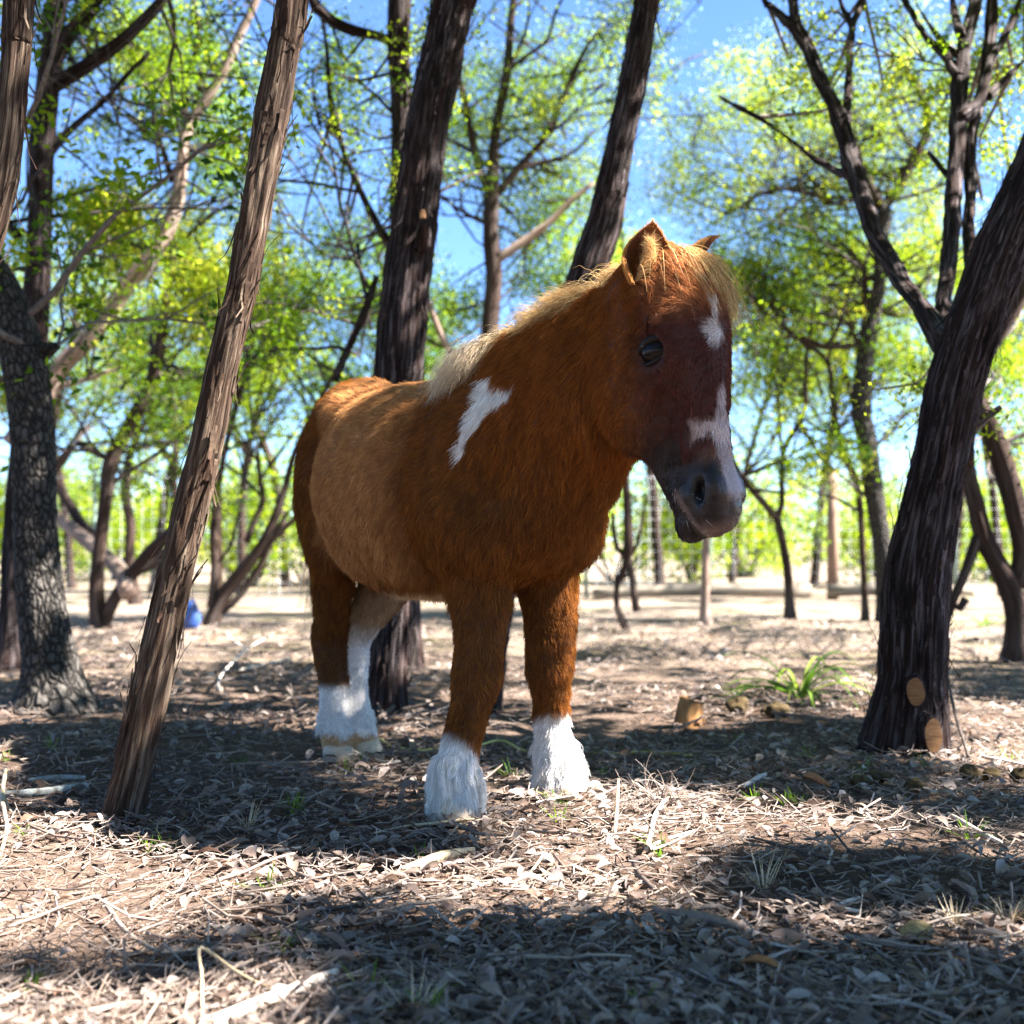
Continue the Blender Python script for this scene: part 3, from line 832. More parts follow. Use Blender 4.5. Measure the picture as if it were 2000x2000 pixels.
while x < 8.5:
    L = far_rs.uniform(.9, 2.4)
    pts = spline(np.array([[x, FY - .30 + far_rs.normal(0, .07), .05 + far_rs.uniform(0, .04)], [x + L / 2, FY - .30 + far_rs.normal(0, .04), .085], [x + L - .06, FY - .30, .08]]), .2)
    V, F, T, bk = tube(pts + .03 * (fbm(pts * 1.5, 2, 9)[:, None] - .5), .058 + .05 * (fbm(pts * 1.2, 2, 3) - .5), 10)
    tag(link('log', mesh_np('log', V, F, T), M_log), 'weathered log lying end to end along the foot of the fence', 'log', 'logs along the foot of the fence')
    x += L + abs(far_rs.normal(0, .45))

ordinals('logs along the foot of the fence', 'weathered log along the foot of the fence, %s from the left')
# ------------------------------------------------------------------ unseen leaf clumps added to near trees, set along sun rays to cast shade
def G(u, v):
    """photo pixel -> point on the ground"""
    y = CAMH * FPX / max(v - HOR, 4)
    for _ in range(6):
        x = (u - 1000) / FPX * y
        y = (CAMH - float(gz(x, y))) * FPX / max(v - HOR, 4)
    return np.array([(u - 1000) / FPX * y, y, float(gz((u - 1000) / FPX * y, y))])


def in_poly(poly, n, rs):
    poly = np.array([G(u, v)[:2] for u, v in poly])
    lo, hi = poly.min(0), poly.max(0)
    out = np.zeros((0, 2))
    while len(out) < n:
        c = rs.uniform(lo, hi, (n * 2, 2))
        out = np.vstack([out, c[poly_in(c[:, 0], c[:, 1], [tuple(p) for p in poly])]])
    return out[:n]


def poly_in(px, py, poly):
    r = np.zeros(px.shape, bool)
    n = len(poly)
    for i in range(n):
        (x0, y0), (x1, y1) = poly[i], poly[(i + 1) % n]
        c = ((y0 > py) != (y1 > py)) & (px < (x1 - x0) * (py - y0) / (y1 - y0 + 1e-12) + x0)
        r ^= c
    return r


rs = np.random.default_rng(404)
SH = []
for poly, n in (([(0, 1415), (300, 1412), (620, 1425), (830, 1470), (800, 1560), (560, 1625), (330, 1630), (160, 1610), (0, 1575)], 280),
                ([(830, 1830), (1100, 1815), (1350, 1835), (1560, 1880), (1800, 1870), (2000, 1860), (2000, 2060), (760, 2060), (730, 1930)], 330),
                ([(900, 1440), (1290, 1445), (1500, 1425), (1700, 1410), (1800, 1500), (2050, 1545), (2050, 1640), (1850, 1600), (1650, 1570), (1400, 1540), (1130, 1520), (930, 1500)], 430),
                ([(1480, 1690), (1650, 1675), (2000, 1690), (2000, 1745), (1700, 1760), (1500, 1730)], 120),
                ([(0, 1890), (250, 1865), (560, 1830), (600, 1870), (300, 1905), (0, 1915)], 14),
                ([(620, 1760), (700, 1780), (720, 1840), (660, 1850)], 10),
                ([(0, 1320), (150, 1330), (220, 1360), (0, 1370)], 14),
                ([(1900, 1300), (2050, 1300), (2050, 1400), (1850, 1390)], 16)):
    xy = in_poly(poly, n, rs)
    SH += [(x, y, float(gz(x, y)), .065) for x, y in xy]
# the face and muzzle of the pony
PHD = np.array([.292, 2.372, 1.044])
for i in range(90):
    SH.append(tuple(PHD + norm(np.array([.126, -.106, -.985])) * rs.uniform(.12, .52) + np.array([.76, -.64, .1]) * rs.uniform(-.02, .05) + np.array([.64, .77, 0]) * rs.uniform(-.02, .05)) + (.05,))
# breast, neck and the far foreleg
for i in range(85):
    p_ = np.array([.0, 2.725, 0]) + np.array([.516, -.856, 0]) * rs.uniform(.0, .3) + np.array([-.856, -.516, 0]) * rs.uniform(-.12, .08)
    SH.append((p_[0], p_[1], rs.uniform(.25, .9), .06))
# loose dapple all over the fore- and middle ground
for i in range(420):
    y = rs.uniform(3.6, 12.5)
    x = rs.uniform(-.55, .55) * y
    SH.append((x, y, 0., .09 + .012 * y * rs.uniform(.4, 1.3)))
SH = np.array(SH)
hts = np.maximum(rs.uniform(2.5, 3.9, len(SH)), CAMH + 1125 / FPX * SH[:, 1] * 1.02 + rs.uniform(0, .7, len(SH)) * (SH[:, 1] > 3.6))
CP = SH[:, :3] + SUNV * ((hts - SH[:, 2]) / SUNV[2])[:, None] + rs.normal(0, .03, (len(SH), 3))
uu, vv = 1000 + FPX * CP[:, 0] / CP[:, 1], HOR - FPX * (CP[:, 2] - CAMH) / CP[:, 1]
ok = (vv < -60) | (uu > 2080) | (uu < -80)
# keep sun on the mane, the forelock and the croup
KEEP = [np.array([.30, 2.40, 1.03]), np.array([.26, 2.42, 1.04]), np.array([.17, 2.50, 1.0]), np.array([.1, 2.58, .97]), np.array([.03, 2.66, .95]), np.array([-.03, 2.76, .92]),
        np.array([-.32, 3.2, .95]), np.array([-.38, 3.35, .94]), np.array([.21, 2.70, .58]), np.array([.16, 2.84, .35]), np.array([.14, 2.88, .1]), np.array([-.2, 3.0, .92]), G(1345, 1405), G(1300, 1580), G(1100, 1540)]
for kp in KEEP:
    d = CP - kp
    ok &= np.linalg.norm(d - (d @ SUNV)[:, None] * SUNV, axis=1) > .09
CP, SR, SY = CP[ok], SH[ok, 3], SH[ok, 1]
owners = [(t11, t11p), (t9, t9p), (t7, t7p), (t2, t2p), (t17, None), (t3, t3p)]
own_pts = [np.vstack(next(a for rt, a in TREES['cedar_tree'] + TREES['oak_tree'] if rt is r)[None] if False else [a for rt, a in TREES['cedar_tree'] + TREES['oak_tree'] if rt is r]) for r, _ in owners]
dm = np.stack([np.linalg.norm(CP[:, None, :2] - p[p[:, 2] > p[:, 2].max() * .6][None, :, :2], axis=2).min(1) for p in own_pts])
who = dm.argmin(0)
for w, (r, _) in enumerate(owners):
    m = who == w
    if not m.any(): continue
    mb = MB()
    for far_, nl, sz in ((False, 46, .046), (True, 40, .12)):
        mm = m & ((SY > 3.6) == far_)
        if mm.any():
            V, F, l = leaf_quads(CP[mm], SR[mm] * 1.5, nl, sz, np.clip(rs.normal(.45, .2, mm.sum()), 0, 1), rs, 1.)
            mb.add(V, F, lv=l)
    link('crown', mb.mesh('crown', False), M_leaf, r)  # out-of-view clumps shaped for their shadows, hung on the nearest tree
    mb = MB()
    p = own_pts[w]
    top = p[p[:, 2] > p[:, 2].max() * .55]
    cm = CP[m]
    done = [top[:, :3]]
    order = np.argsort(np.linalg.norm(cm - top[:, :3].mean(0), axis=1))
    for j in order[::3]:
        allq = np.vstack(done)
        s0 = allq[np.linalg.norm(allq - cm[j], axis=1).argmin()]
        path = spline(np.array([s0, (s0 + cm[j]) / 2 + rs.normal(0, .05, 3), cm[j]]), .1)
        V, F, T, bk = tube(path, np.linspace(.010, .004, len(path)), 4, cap=False)
        mb.add(V, F, T, bk=bk)
        done.append(path)
    tag(link('twigs', mb.mesh('twigs'), M_twig, r), kind='stuff')

# unseen crowns overhead and cedars behind and beside the camera, added to block skylight
rs = np.random.default_rng(505)
for r, cx, cy, cz, rx, ry, rz, n in ((t1, -.3, 2.2, 4.6, 1.5, 1.3, .7, 520), (t2, -1.9, 2.0, 4.2, 1.3, 1.4, .9, 430), (t3, -2.2, 4.6, 4.6, 1.3, 1.2, .9, 340), (t7, .1, 4.4, 5.2, 1.3, 1.3, .7, 400), (t9, 1.2, 4.2, 5.2, 1.3, 1.2, .7, 340), (t11, 1.6, 1.6, 5.4, 1.4, 1.4, .6, 420)):
    o = norm(rs.normal(0, 1, (n, 3))) * rs.random((n, 1)) ** .4
    c = np.array([cx, cy, cz]) + o * np.array([rx, ry, rz])
    u_, v_ = 1000 + FPX * c[:, 0] / c[:, 1], HOR - FPX * (c[:, 2] - CAMH) / c[:, 1]
    c = c[(v_ < -60) | (np.abs(u_ - 1000) > 1080) | (c[:, 1] < .3)]
    V, F, l = leaf_quads(c, np.full(len(c), .26), 40, .095, np.clip(rs.normal(.45, .2, len(c)), 0, 1), rs, .8)
    mb = MB(); mb.add(V, F, lv=l)
    link('crown', mb.mesh('crown', False), M_leaf, r)  # extra foliage above the view, added to this tree as a sky blocker
    top = next(a for rt, a in TREES['cedar_tree'] + TREES['oak_tree'] if rt is r)
    s0 = top[top[:, 2].argmax(), :3]
    mb = MB()
    for j in range(0, len(c), 14):
        path = spline(np.array([s0, (s0 + c[j]) / 2 + rs.normal(0, .15, 3), c[j]]), .25)
        V, F, T, bk = tube(path, np.linspace(.02, .005, len(path)), 4, cap=False)
        mb.add(V, F, T, bk=bk)
    tag(link('twigs', mb.mesh('twigs'), M_twig, r), kind='stuff')
BACKG = 'unseen cedars added for shade behind and beside the camera'
back = [(-1.4, -2.8), (.4, -2.9), (1.9, -2.4), (3.2, -3.2), (-4.2, 4.2), (-2.8, -3.8), (1.2, -4.6), (-.6, -4.8), (-5.0, -2.2), (2.6, -4.4)]
for q, (bx, by) in enumerate(back):
    root = thing('cedar_tree', (bx, by, float(gz(bx, by))), 'dense cedar added for shade outside the picture, tree %d behind or beside the camera' % (q + 1), 'tree', BACKG)
    pts_ = spline(np.array([[bx, by, -.05], [bx + rs.normal(0, .1), by, 1.2], [bx + rs.normal(0, .25), by + rs.normal(0, .2), 2.6], [bx + rs.normal(0, .4), by + rs.normal(0, .3), 4.3]]), .15)
    V, F, T, bk = tube(pts_, np.linspace(.09, .02, len(pts_)), 10)
    link('trunk', mesh_np('trunk', V, F, T, {'bk': bk}), M_dark, root)
    n = 130
    o = norm(rs.normal(0, 1, (n, 3))) * rs.random((n, 1)) ** .4
    c = np.array([bx, by, 2.9]) + o * np.array([1.25, 1.25, 2.1])
    c = c[(c[:, 2] > .35) & ((c[:, 1] < .2) | (np.abs(c[:, 0]) > .46 * c[:, 1] + .25))]
    V, F, l = leaf_quads(c, np.full(len(c), .3), 40, .11, np.clip(rs.normal(.4, .2, len(c)), 0, 1), rs, .8)
    mb = MB(); mb.add(V, F, lv=l)
    link('crown', mb.mesh('crown', False), M_leaf, root)
for q, o in enumerate([o for o in COL.objects if o.get('group') == BACKG]):
    o['label'] = 'dense cedar added for shade outside the picture, %s of those behind and beside the camera' % ORD[q]
# ------------------------------------------------------------------ the pony: one smooth body from a distance field, with hair on it
PB = np.array([0, 2.725, 0.])
PD = norm(np.array([.516, -.856, 0]))          # heading
PR = np.array([PD[1], -PD[0], 0])              # its right side
ZUP = np.array([0, 0, 1.])


def bw(p, q, z):
    return PB + PD * p + PR * q + ZUP * z


HO = np.array([.290, 2.372, 1.050])            # poll
HF0 = np.array([.766, -.643, 0])               # where the face points, level
HA = norm(HF0 * .165 - ZUP * .985)             # down the face
HF = norm(HF0 * .985 + ZUP * .165)             # out of the forehead
HS = np.array([HF0[1], -HF0[0], 0])            # right side of the head


def hw(t, f, s):
    return HO + HA * t + HF * f + HS * s


def hloc(p):
    r = p - HO
    return r @ HA, r @ HF, r @ HS


def bloc(p):
    r = p - PB
    return r @ PD, r @ PR, r[..., 2]


GH = .0065
G0 = np.array([-.72, 2.1, -.01])
GN = np.array([190, 252, 178])
GX = [G0[i] + GH * np.arange(GN[i]) for i in range(3)]
SDF = np.full(GN, .08, np.float32)


def sub_grid(lo, hi):
    a = np.clip(np.floor((lo - G0) / GH).astype(int), 0, GN)
    b = np.clip(np.ceil((hi - G0) / GH).astype(int) + 1, 0, GN)
    sl = tuple(slice(a[i], b[i]) for i in range(3))
    g = np.stack(np.meshgrid(*[GX[i][sl[i]].astype(np.float32) for i in range(3)], indexing='ij'), -1)
    return sl, g


def combine(sl, d, k, sub=False):
    a = SDF[sl]
    if sub:
        h = np.clip(.5 - .5 * (a + d) / k, 0, 1)
        SDF[sl] = a * (1 - h) - d * h + k * h * (1 - h)
    else:
        h = np.clip(.5 + .5 * (a - d) / k, 0, 1)
        SDF[sl] = a * (1 - h) + d * h - k * h * (1 - h)


def s_tube(pts, k=.04, side=None, sub=False):
    """rows (x,y,z, half-width along side, half-height); one ra if no side"""
    pts = [np.asarray(p, np.float32) for p in pts]
    m = max(p[3:].max() for p in pts) + k + .03
    xyz = np.array([p[:3] for p in pts])
    sl, g = sub_grid(xyz.min(0) - m, xyz.max(0) + m)
    best = None
    for A, B in zip(pts[:-1], pts[1:]):
        ab = B[:3] - A[:3]
        t = np.clip(((g - A[:3]) @ ab) / max(ab @ ab, 1e-9), 0, 1)
        o = g - A[:3] - t[..., None] * ab
        w = A[3] + (B[3] - A[3]) * t
        if side is None:
            d = np.sqrt((o * o).sum(-1)) - w
        else:
            h = A[4] + (B[4] - A[4]) * t
            l = o @ np.asarray(side, np.float32)
            v2 = np.maximum((o * o).sum(-1) - l * l, 0)
            k0 = np.sqrt(l * l / w ** 2 + v2 / h ** 2) + 1e-6
            k1 = np.sqrt(l * l / w ** 4 + v2 / h ** 4) + 1e-6
            d = k0 * (k0 - 1) / k1
        best = d if best is None else np.minimum(best, d)
    combine(sl, best, k, sub)


def s_ell(c, ax, rad, k=.03, sub=False):
    m = max(rad) + k + .02
    c = np.asarray(c, np.float32)
    sl, g = sub_grid(c - m, c + m)
    o = g - c
    q = np.stack([o @ np.asarray(a, np.float32) for a in ax], -1)
    r = np.asarray(rad, np.float32)
    k0 = np.sqrt(((q / r) ** 2).sum(-1)) + 1e-6
    k1 = np.sqrt(((q / r ** 2) ** 2).sum(-1)) + 1e-6
    combine(sl, k0 * (k0 - 1) / k1, k, sub)


BA = (PD, PR, ZUP)
HX = (HA, HF, HS)


def row(p, q, z, *r):
    return np.concatenate([bw(p, q, z), r])


def hrow(t, f, s, *r):
    return np.concatenate([hw(t, f, s), r])


# torso
s_tube([row(-.845, 0, .76, .075, .10), row(-.78, 0, .735, .105, .17), row(-.70, 0, .715, .125, .205), row(-.62, 0, .69, .142, .215), row(-.56, 0, .675, .172, .228), row(-.50, 0, .665, .205, .238), row(-.42, 0, .66, .236, .243),
        row(-.3, 0, .655, .226, .24), row(-.16, 0, .655, .18, .225), row(-.04, 0, .655, .155, .2), row(.04, 0, .64, .125, .15)], .03, PR)
s_ell(bw(-.13, 0, .80), BA, (.13, .075, .095), .06)                        # withers
s_ell(bw(-.71, 0, .835), BA, (.13, .105, .105), .06)                         # croup
s_ell(bw(.07, -.015, .64), BA, (.10, .13, .12), .06)                           # breast
for sg in (1, -1):
    s_ell(bw(-.025, sg * .115, .66), norm(np.array([PD * .5 + ZUP, PR, PD - .5 * ZUP])), (.17, .055, .09), .05)   # shoulder blade
    s_ell(bw(.06, sg * .10, .57), BA, (.075, .065, .09), .05)              # point of shoulder
    s_ell(bw(-.755, sg * .092, .68), BA, (.088, .066, .17), .03)             # thigh
    s_ell(bw(-.68, sg * .115, .55), BA, (.06, .05, .10), .035)              # stifle
    s_ell(bw(-.66, sg * .095, .850), BA, (.05, .04, .03), .07)           # hip bone
# neck
s_tube([row(-.07, 0, .70, .135, .21), row(.08, 0, .765, .115, .2), row(.2, -.01, .83, .092, .165), row(.30, -.03, .88, .074, .135), row(.37, -.045, .925, .066, .10)], .05, norm(PR + .25 * HS))
s_tube([row(.05, 0, .62, .11), row(.17, -.03, .69, .10), row(.27, -.045, .76, .075)], .06)
# head
s_ell(hw(.085, -.045, 0), HX, (.12, .085, .082), .05)
s_ell(hw(.115, .0, 0), HX, (.11, .062, .07), .04)
s_tube([hrow(.12, .005, 0, .078, .06), hrow(.2, .005, 0, .076, .058), hrow(.3, .0, 0, .054, .052), hrow(.4, .004, 0, .045, .048), hrow(.45, .004, 0, .044, .046)], .03, HS)
for sg in (1, -1):
    s_ell(hw(.165, -.012, sg * .066), HX, (.05, .042, .03), .03)           # brow
    s_ell(hw(.215, -.088, sg * .044), HX, (.125, .085, .046), .018)         # cheek
    s_ell(hw(.245, -.02, sg * .062), HX, (.10, .018, .014), .022)            # facial crest
    s_ell(hw(.425, .022, sg * .030), HX, (.032, .026, .024), .02)          # nostril wing
s_tube([hrow(.24, -.10, 0, .055, .06), hrow(.34, -.072, 0, .04, .042), hrow(.42, -.05, 0, .034, .03), hrow(.462, -.04, 0, .032, .026)], .03, HS)
s_ell(hw(.432, -.006, 0), HX, (.056, .055, .050), .02)
s_ell(hw(.470, .004, 0), HX, (.034, .040, .041), .015)                      # upper lip
s_ell(hw(.478, -.043, 0), HX, (.030, .028, .035), .012)                    # chin
for sg in (1, -1):
    s_tube([hrow(.405, -.058, sg * .040, .005), hrow(.435, -.046, sg * .048, .009), hrow(.465, -.030, sg * .046, .010), hrow(.492, -.021, sg * .036, .010), hrow(.508, -.02, sg * .012, .009)], .004, sub=True)   # mouth line
    s_ell(hw(.424, .014, sg * .058), norm(np.array([HA - .35 * HF, HF + .35 * HA, HS])), (.030, .013, .028), .006, sub=True)
    s_tube([hrow(.395, .022, sg * .034, .012), hrow(.415, .034, sg * .040, .012), hrow(.44, .034, sg * .040, .010)], .012)
    s_ell(hw(.176, -.024, sg * .092), HX, (.027, .033, .02), .012, sub=True)   # eye socket
    s_ell(hw(.115, -.045, sg * .085), HX, (.03, .022, .016), .025, sub=True)   # hollow above the eye
    s_ell(hw(.305, -.03, sg * .062), HX, (.06, .03, .016), .03, sub=True)    # hollow below the facial crest
# legs
def leg(rows, k=.04):
    s_tube([row(*r) for r in rows], k, PR)


leg([(-.01, .115, .60, .075, .105), (-.01, .085, .50, .062, .078), (.005, .078, .42, .057, .063), (.024, .092, .335, .047, .05), (.032, .102, .275, .046, .049), (.032, .115, .22, .036, .038), (.034, .132, .165, .034, .036), (.04, .152, .105, .037, .041), (.052, .165, .06, .036, .041), (.058, .170, .03, .038, .045)])
leg([(-.05, -.115, .60, .075, .105), (-.055, -.115, .50, .065, .08), (-.04, -.118, .42, .057, .062), (-.037, -.116, .335, .048, .052), (-.04, -.115, .27, .048, .05), (-.05, -.124, .21, .037, .038), (-.053, -.132, .16, .035, .036), (-.05, -.139, .10, .038, .042), (-.036, -.145, .055, .038, .043), (-.028, -.147, .03, .04, .046)])
leg([(-.75, .085, .66, .062, .125), (-.755, .07, .54, .055, .10), (-.79, .055, .43, .044, .066), (-.835, .046, .335, .037, .05), (-.862, .042, .275, .038, .046), (-.848, .04, .215, .032, .037), (-.83, .039, .15, .031, .035), (-.82, .038, .085, .036, .041), (-.80, .038, .04, .038, .046)])
leg([(-.70, -.12, .62, .075, .125), (-.70, -.11, .52, .07, .10), (-.755, -.07, .42, .052, .07), (-.82, -.045, .335, .04, .052), (-.85, -.033, .28, .036, .045), (-.835, -.028, .215, .031, .036), (-.82, -.025, .15, .030, .034), (-.805, -.030, .085, .034, .039), (-.79, -.032, .04, .034, .042)])


def surface_nets(S):
    ins = S < 0
    n = S.shape
    cnt = np.zeros([k - 1 for k in n], np.int8)
    for a in (0, 1):
        for b in (0, 1):
            for c in (0, 1):
                cnt += ins[a:n[0] - 1 + a, b:n[1] - 1 + b, c:n[2] - 1 + c]
    act = (cnt > 0) & (cnt < 8)
    ci = np.argwhere(act)
    idx = np.full(act.shape, -1, np.int64)
    idx[act] = np.arange(len(ci))
    acc = np.zeros((len(ci), 3))
    num = np.zeros(len(ci))
    for ax in range(3):
        o1, o2 = [k for k in range(3) if k != ax]
        for a in (0, 1):
            for b in (0, 1):
                c0 = ci.copy(); c0[:, o1] += a; c0[:, o2] += b
                c1 = c0.copy(); c1[:, ax] += 1
                v0, v1 = S[tuple(c0.T)], S[tuple(c1.T)]
                m = (v0 < 0) != (v1 < 0)
                t = np.where(m, v0 / np.where(m, v0 - v1, 1), 0)
                p = (c0 - ci).astype(float)
                p[:, ax] += t
                acc[m] += p[m]
                num[m] += 1
    V = G0 + GH * (ci + acc / num[:, None])
    Fs = []
    for ax in range(3):
        o1, o2 = [(1, 2), (2, 0), (0, 1)][ax]
        sl0 = [slice(1, n[k] - 1) for k in range(3)]
        sl1 = list(sl0)
        sl0[ax] = slice(0, n[ax] - 1); sl1[ax] = slice(1, n[ax])
        A, B = ins[tuple(sl0)], ins[tuple(sl1)]
        for flip, m in ((0, A & ~B), (1, ~A & B)):
            e = np.argwhere(m)
            off = np.ones(3, int); off[ax] = 0
            e = e + off
            q = []
            for a, b in ((0, 0), (1, 0), (1, 1), (0, 1)):
                c = e.copy(); c[:, o1] -= 1 - a; c[:, o2] -= 1 - b
                q.append(idx[tuple(c.T)])
            q = np.stack(q, -1)
            Fs.append(q[:, ::-1] if flip else q)
    return V, np.concatenate(Fs)


BV, BF = surface_nets(SDF)


def smooth_mesh(V, F, it=2, lam=.5):
    e = np.vstack([F[:, [0, 1]], F[:, [1, 2]], F[:, [2, 3]], F[:, [3, 0]]])
    deg = np.bincount(e.ravel(), minlength=len(V))[:, None]
    for k in range(it):
        s = np.stack([np.bincount(e[:, 0], V[e[:, 1], c], len(V)) + np.bincount(e[:, 1], V[e[:, 0], c], len(V)) for c in range(3)], -1)
        V = V + lam * (s / deg - V)
    return V


BV = smooth_mesh(BV, BF, 3)
# a few creases of muscle and skin
bp_, bq_, bz_ = bloc(BV)
fn = norm(np.cross(BV[BF[:, 2]] - BV[BF[:, 0]], BV[BF[:, 3]] - BV[BF[:, 1]]))
BN = np.zeros_like(BV)
for c in range(4):
    for x in range(3):
        BN[:, x] += np.bincount(BF[:, c], fn[:, x], len(BV))
BN = norm(BN)
ribs = np.sin((bp_ + .25 * (bz_ - .65)) * 2 * math.pi / .062) * sstep(-.6, -.5, bp_) * sstep(-.14, -.24, bp_) * sstep(.84, .70, bz_) * sstep(.46, .56, bz_)
BV = BV + BN * (.0006 * ribs + .010 * (fbm(BV * 9, 2, 5) - .5) + .006 * (fbm(BV * 24, 2, 6) - .5) + .0045 * (fbm(BV * 75, 2, 16) - .5) * sstep(.34, .40, hloc(BV)[0]) * (hloc(BV)[1] > -.12) * (np.abs(hloc(BV)[2]) < .1))[:, None]


# ---- coat colours (a pattern of the animal itself)
def poly_in(px, py, poly):
    r = np.zeros(px.shape, bool)
    n = len(poly)
    for i in range(n):
        (x0, y0), (x1, y1) = poly[i], poly[(i + 1) % n]
        c = ((y0 > py) != (y1 > py)) & (px < (x1 - x0) * (py - y0) / (y1 - y0 + 1e-12) + x0)
        r ^= c
    return r


UVX = 1000 + FPX * BV[:, 0] / BV[:, 1]
UVY = HOR - FPX * (BV[:, 2] - CAMH) / BV[:, 1]
SEEN = np.einsum('ij,ij->i', BN, BV - np.array([0, 0, CAMH])) < 0


def patch_pz(u, v):
    """body coordinates of the coat spot under a photo pixel"""
    d = np.hypot(UVX - u, UVY - v) + 1e3 * (~SEEN) + 1e3 * (bq_ < 0)
    i = np.argsort(d)[:6]
    return bp_[i].mean(), bz_[i].mean()


PATCH = [patch_pz(u, v) for u, v in [(938, 742), (958, 735), (966, 757), (1003, 750), (1009, 757), (996, 776), (966, 792), (948, 812), (934, 835),
                                     (917, 852), (909, 884), (899, 897), (893, 892), (900, 850), (909, 825), (925, 790), (934, 762)]]


def head_mask(pts):
    t, f, s = hloc(pts)
    return sstep(-.165, -.115, f + .10 * np.clip(t - .2, -1, 1)) * sstep(-.06, .0, t)


def coat(pts):
    p, q, z = bloc(pts)
    t, f, s = hloc(pts)
    C = lambda *c: np.array(c, float)
    n1, n2 = fbm(pts * 14, 3, 11), fbm(pts * 40, 2, 12)
    jit = (n2 - .5)
    col = np.broadcast_to(C(.078, .0248, .0045), pts.shape).copy()

    def lay(m, c):
        nonlocal col
        m = np.clip(m, 0, 1)[..., None]
        col = col * (1 - m) + np.asarray(c) * m
    lay(sstep(-.12, -.24, p) * sstep(.42, .5, z) * sstep(-.69, -.59, p + .12 * (z - .7) + .03 * jit), C(.235, .098, .035))        # barrel
    lay(sstep(.02, .14, p) * sstep(.6, .7, z), C(.104, .0285, .0040))                                  # neck
    lay(sstep(-.68, -.76, p) * sstep(.9, .6, z), C(.068, .023, .003))
    hm = head_mask(pts)
    lay(hm, C(.090, .0245, .0035))
    face = hm * sstep(-.095, -.015, f + .05 * (t - .2) * 3 + .03 * jit) * sstep(.06, .11, t)
    lay(face, C(.042, .0120, .0085))
    lay(hm * sstep(.15, .09, t) * sstep(-.05, .02, f), C(.16, .055, .02))
    lay(hm * sstep(.35, .42, t + .06 * (f < -.02) + .02 * jit), C(.022, .0145, .0130))                 # muzzle
    lay(hm * sstep(.345, .375, t + .02 * jit) * sstep(.465, .435, t + .03 * jit) * sstep(.036, .016, np.abs(s - .010) + .03 * jit) * sstep(.0, .02, f), C(.19, .095, .055))
    lay(hm * sstep(.07, .03, np.hypot(t - .425, f - .014)) * (np.abs(s) > .02) * .7, C(.016, .012, .013))
    lay(hm * sstep(.475, .50, t) * sstep(-.02, .0, f), C(.14, .09, .075))
    for sg in (1, -1):
        lay(hm * sstep(.028, .020, np.hypot((t - .424) * .75 + .3 * (f - .014), (f - .014) * 1.7)) * (s * sg > .026), C(.006, .005, .006))
    mo = f - (-.058 + (t - .405) * .40)
    lay(hm * sstep(.002, -.004, mo) * sstep(.40, .415, t), C(.016, .011, .012))
    lay(hm * sstep(.010, .006, np.abs(mo - .0135)) * sstep(.41, .43, t), C(.13, .09, .08))
    lay(hm * sstep(.0075, .0045, np.abs(mo)) * sstep(.40, .41, t), C(.005, .004, .004))
    star = np.hypot((t - .152) * .8, s - .016) + .034 * jit
    lay(hm * sstep(.022, .006, star), C(.42, .37, .35))
    lay(hm * sstep(.012, .004, np.abs(s - .014) + .03 * jit) * sstep(.10, .12, t) * sstep(.15, .14, t), C(.36, .31, .29))
    sw = .007 + .018 * sstep(.25, .33, t)
    lay(hm * sstep(sw + .006, sw - .004, np.abs(s - .004) + .034 * jit) * sstep(.235, .26, t) * sstep(.45, .425, t) * sstep(0, .02, f), C(.30, .23, .225))
    lay(.8 * hm * sstep(.020, .006, np.abs(t - .325 + .25 * (s - .02)) + .045 * jit) * sstep(-.01, .0, s) * sstep(.062, .040, s) * sstep(0, .02, f), C(.50, .36, .33))
    # white patch behind the mane
    inp = poly_in(p + .004 * jit, z + .006 * (n1 - .5), PATCH) & (q > .02)
    lay(inp.astype(float), C(.78, .74, .71))
    # socks
    front = p > -.35
    right = q > 0
    zt = np.where(front, np.where(right, .140 + .9 * (q - .135), .170 + .25 * (p + .045)), np.where(right, .170, .20))
    zt = zt + .025 * jit
    lay(sstep(zt + .014, zt - .014, z + .03 * jit), C(.66, .62, .59))
    li = (~front) & (~right) & (p < -.62)
    lay(li * sstep(.47, .40, z + .05 * jit) * sstep(-.085, -.05, q + .25 * np.maximum(0, z - .3)), C(.26, .155, .085))
    lay(li * sstep(.34, .25, z + .06 * jit), C(.66, .62, .59))
    lay((~front) * sstep(.060, .045, z + .03 * jit), C(.45, .24, .12))
    lay(sstep(.445, .425, z + .02 * jit) * (p > -.55) * (p < -.12) * (np.abs(q) < .15), C(.50, .30, .16))    # under the belly
    return np.clip(col, .004, .9)


def hair_mat(name, tint=1., rough=.42):
    nt = NT(name)
    a = nt.attr('hcol').outputs[0]
    info = nt.n('ShaderNodeHairInfo')
    v = nt.math('ADD', nt.math('MULTIPLY', info.outputs['Random'], .55), .72)
    c = nt.mix(1.0, a, nt.n('ShaderNodeCombineColor', {0: v, 1: v, 2: v}).outputs[0], 'MULTIPLY')
    d = nt.n('ShaderNodeBsdfDiffuse', {'Color': c})
    tr = nt.n('ShaderNodeBsdfTranslucent', {'Color': c})
    h1 = nt.n('ShaderNodeMixShader', {0: .38, 1: d.outputs[0], 2: tr.outputs[0]})
    gl = nt.n('ShaderNodeBsdfHair', {'Color': nt.mix(.5, c, (.5, .45, .4)), 'RoughnessU': .28, 'RoughnessV': .9}, component='Reflection')
    h = nt.n('ShaderNodeMixShader', {0: .06, 1: h1.outputs[0], 2: gl.outputs[0]})
    return nt.done(h.outputs[0])


def skin_mat():
    nt = NT('pony_skin')
    a = nt.attr('coat').outputs[0]
    wet = nt.attr('wet').outputs['Fac']
    return nt.done(principled(nt, a, nt.math('SUBTRACT', .78, nt.math('MULTIPLY', wet, .36)), .3).outputs[0])


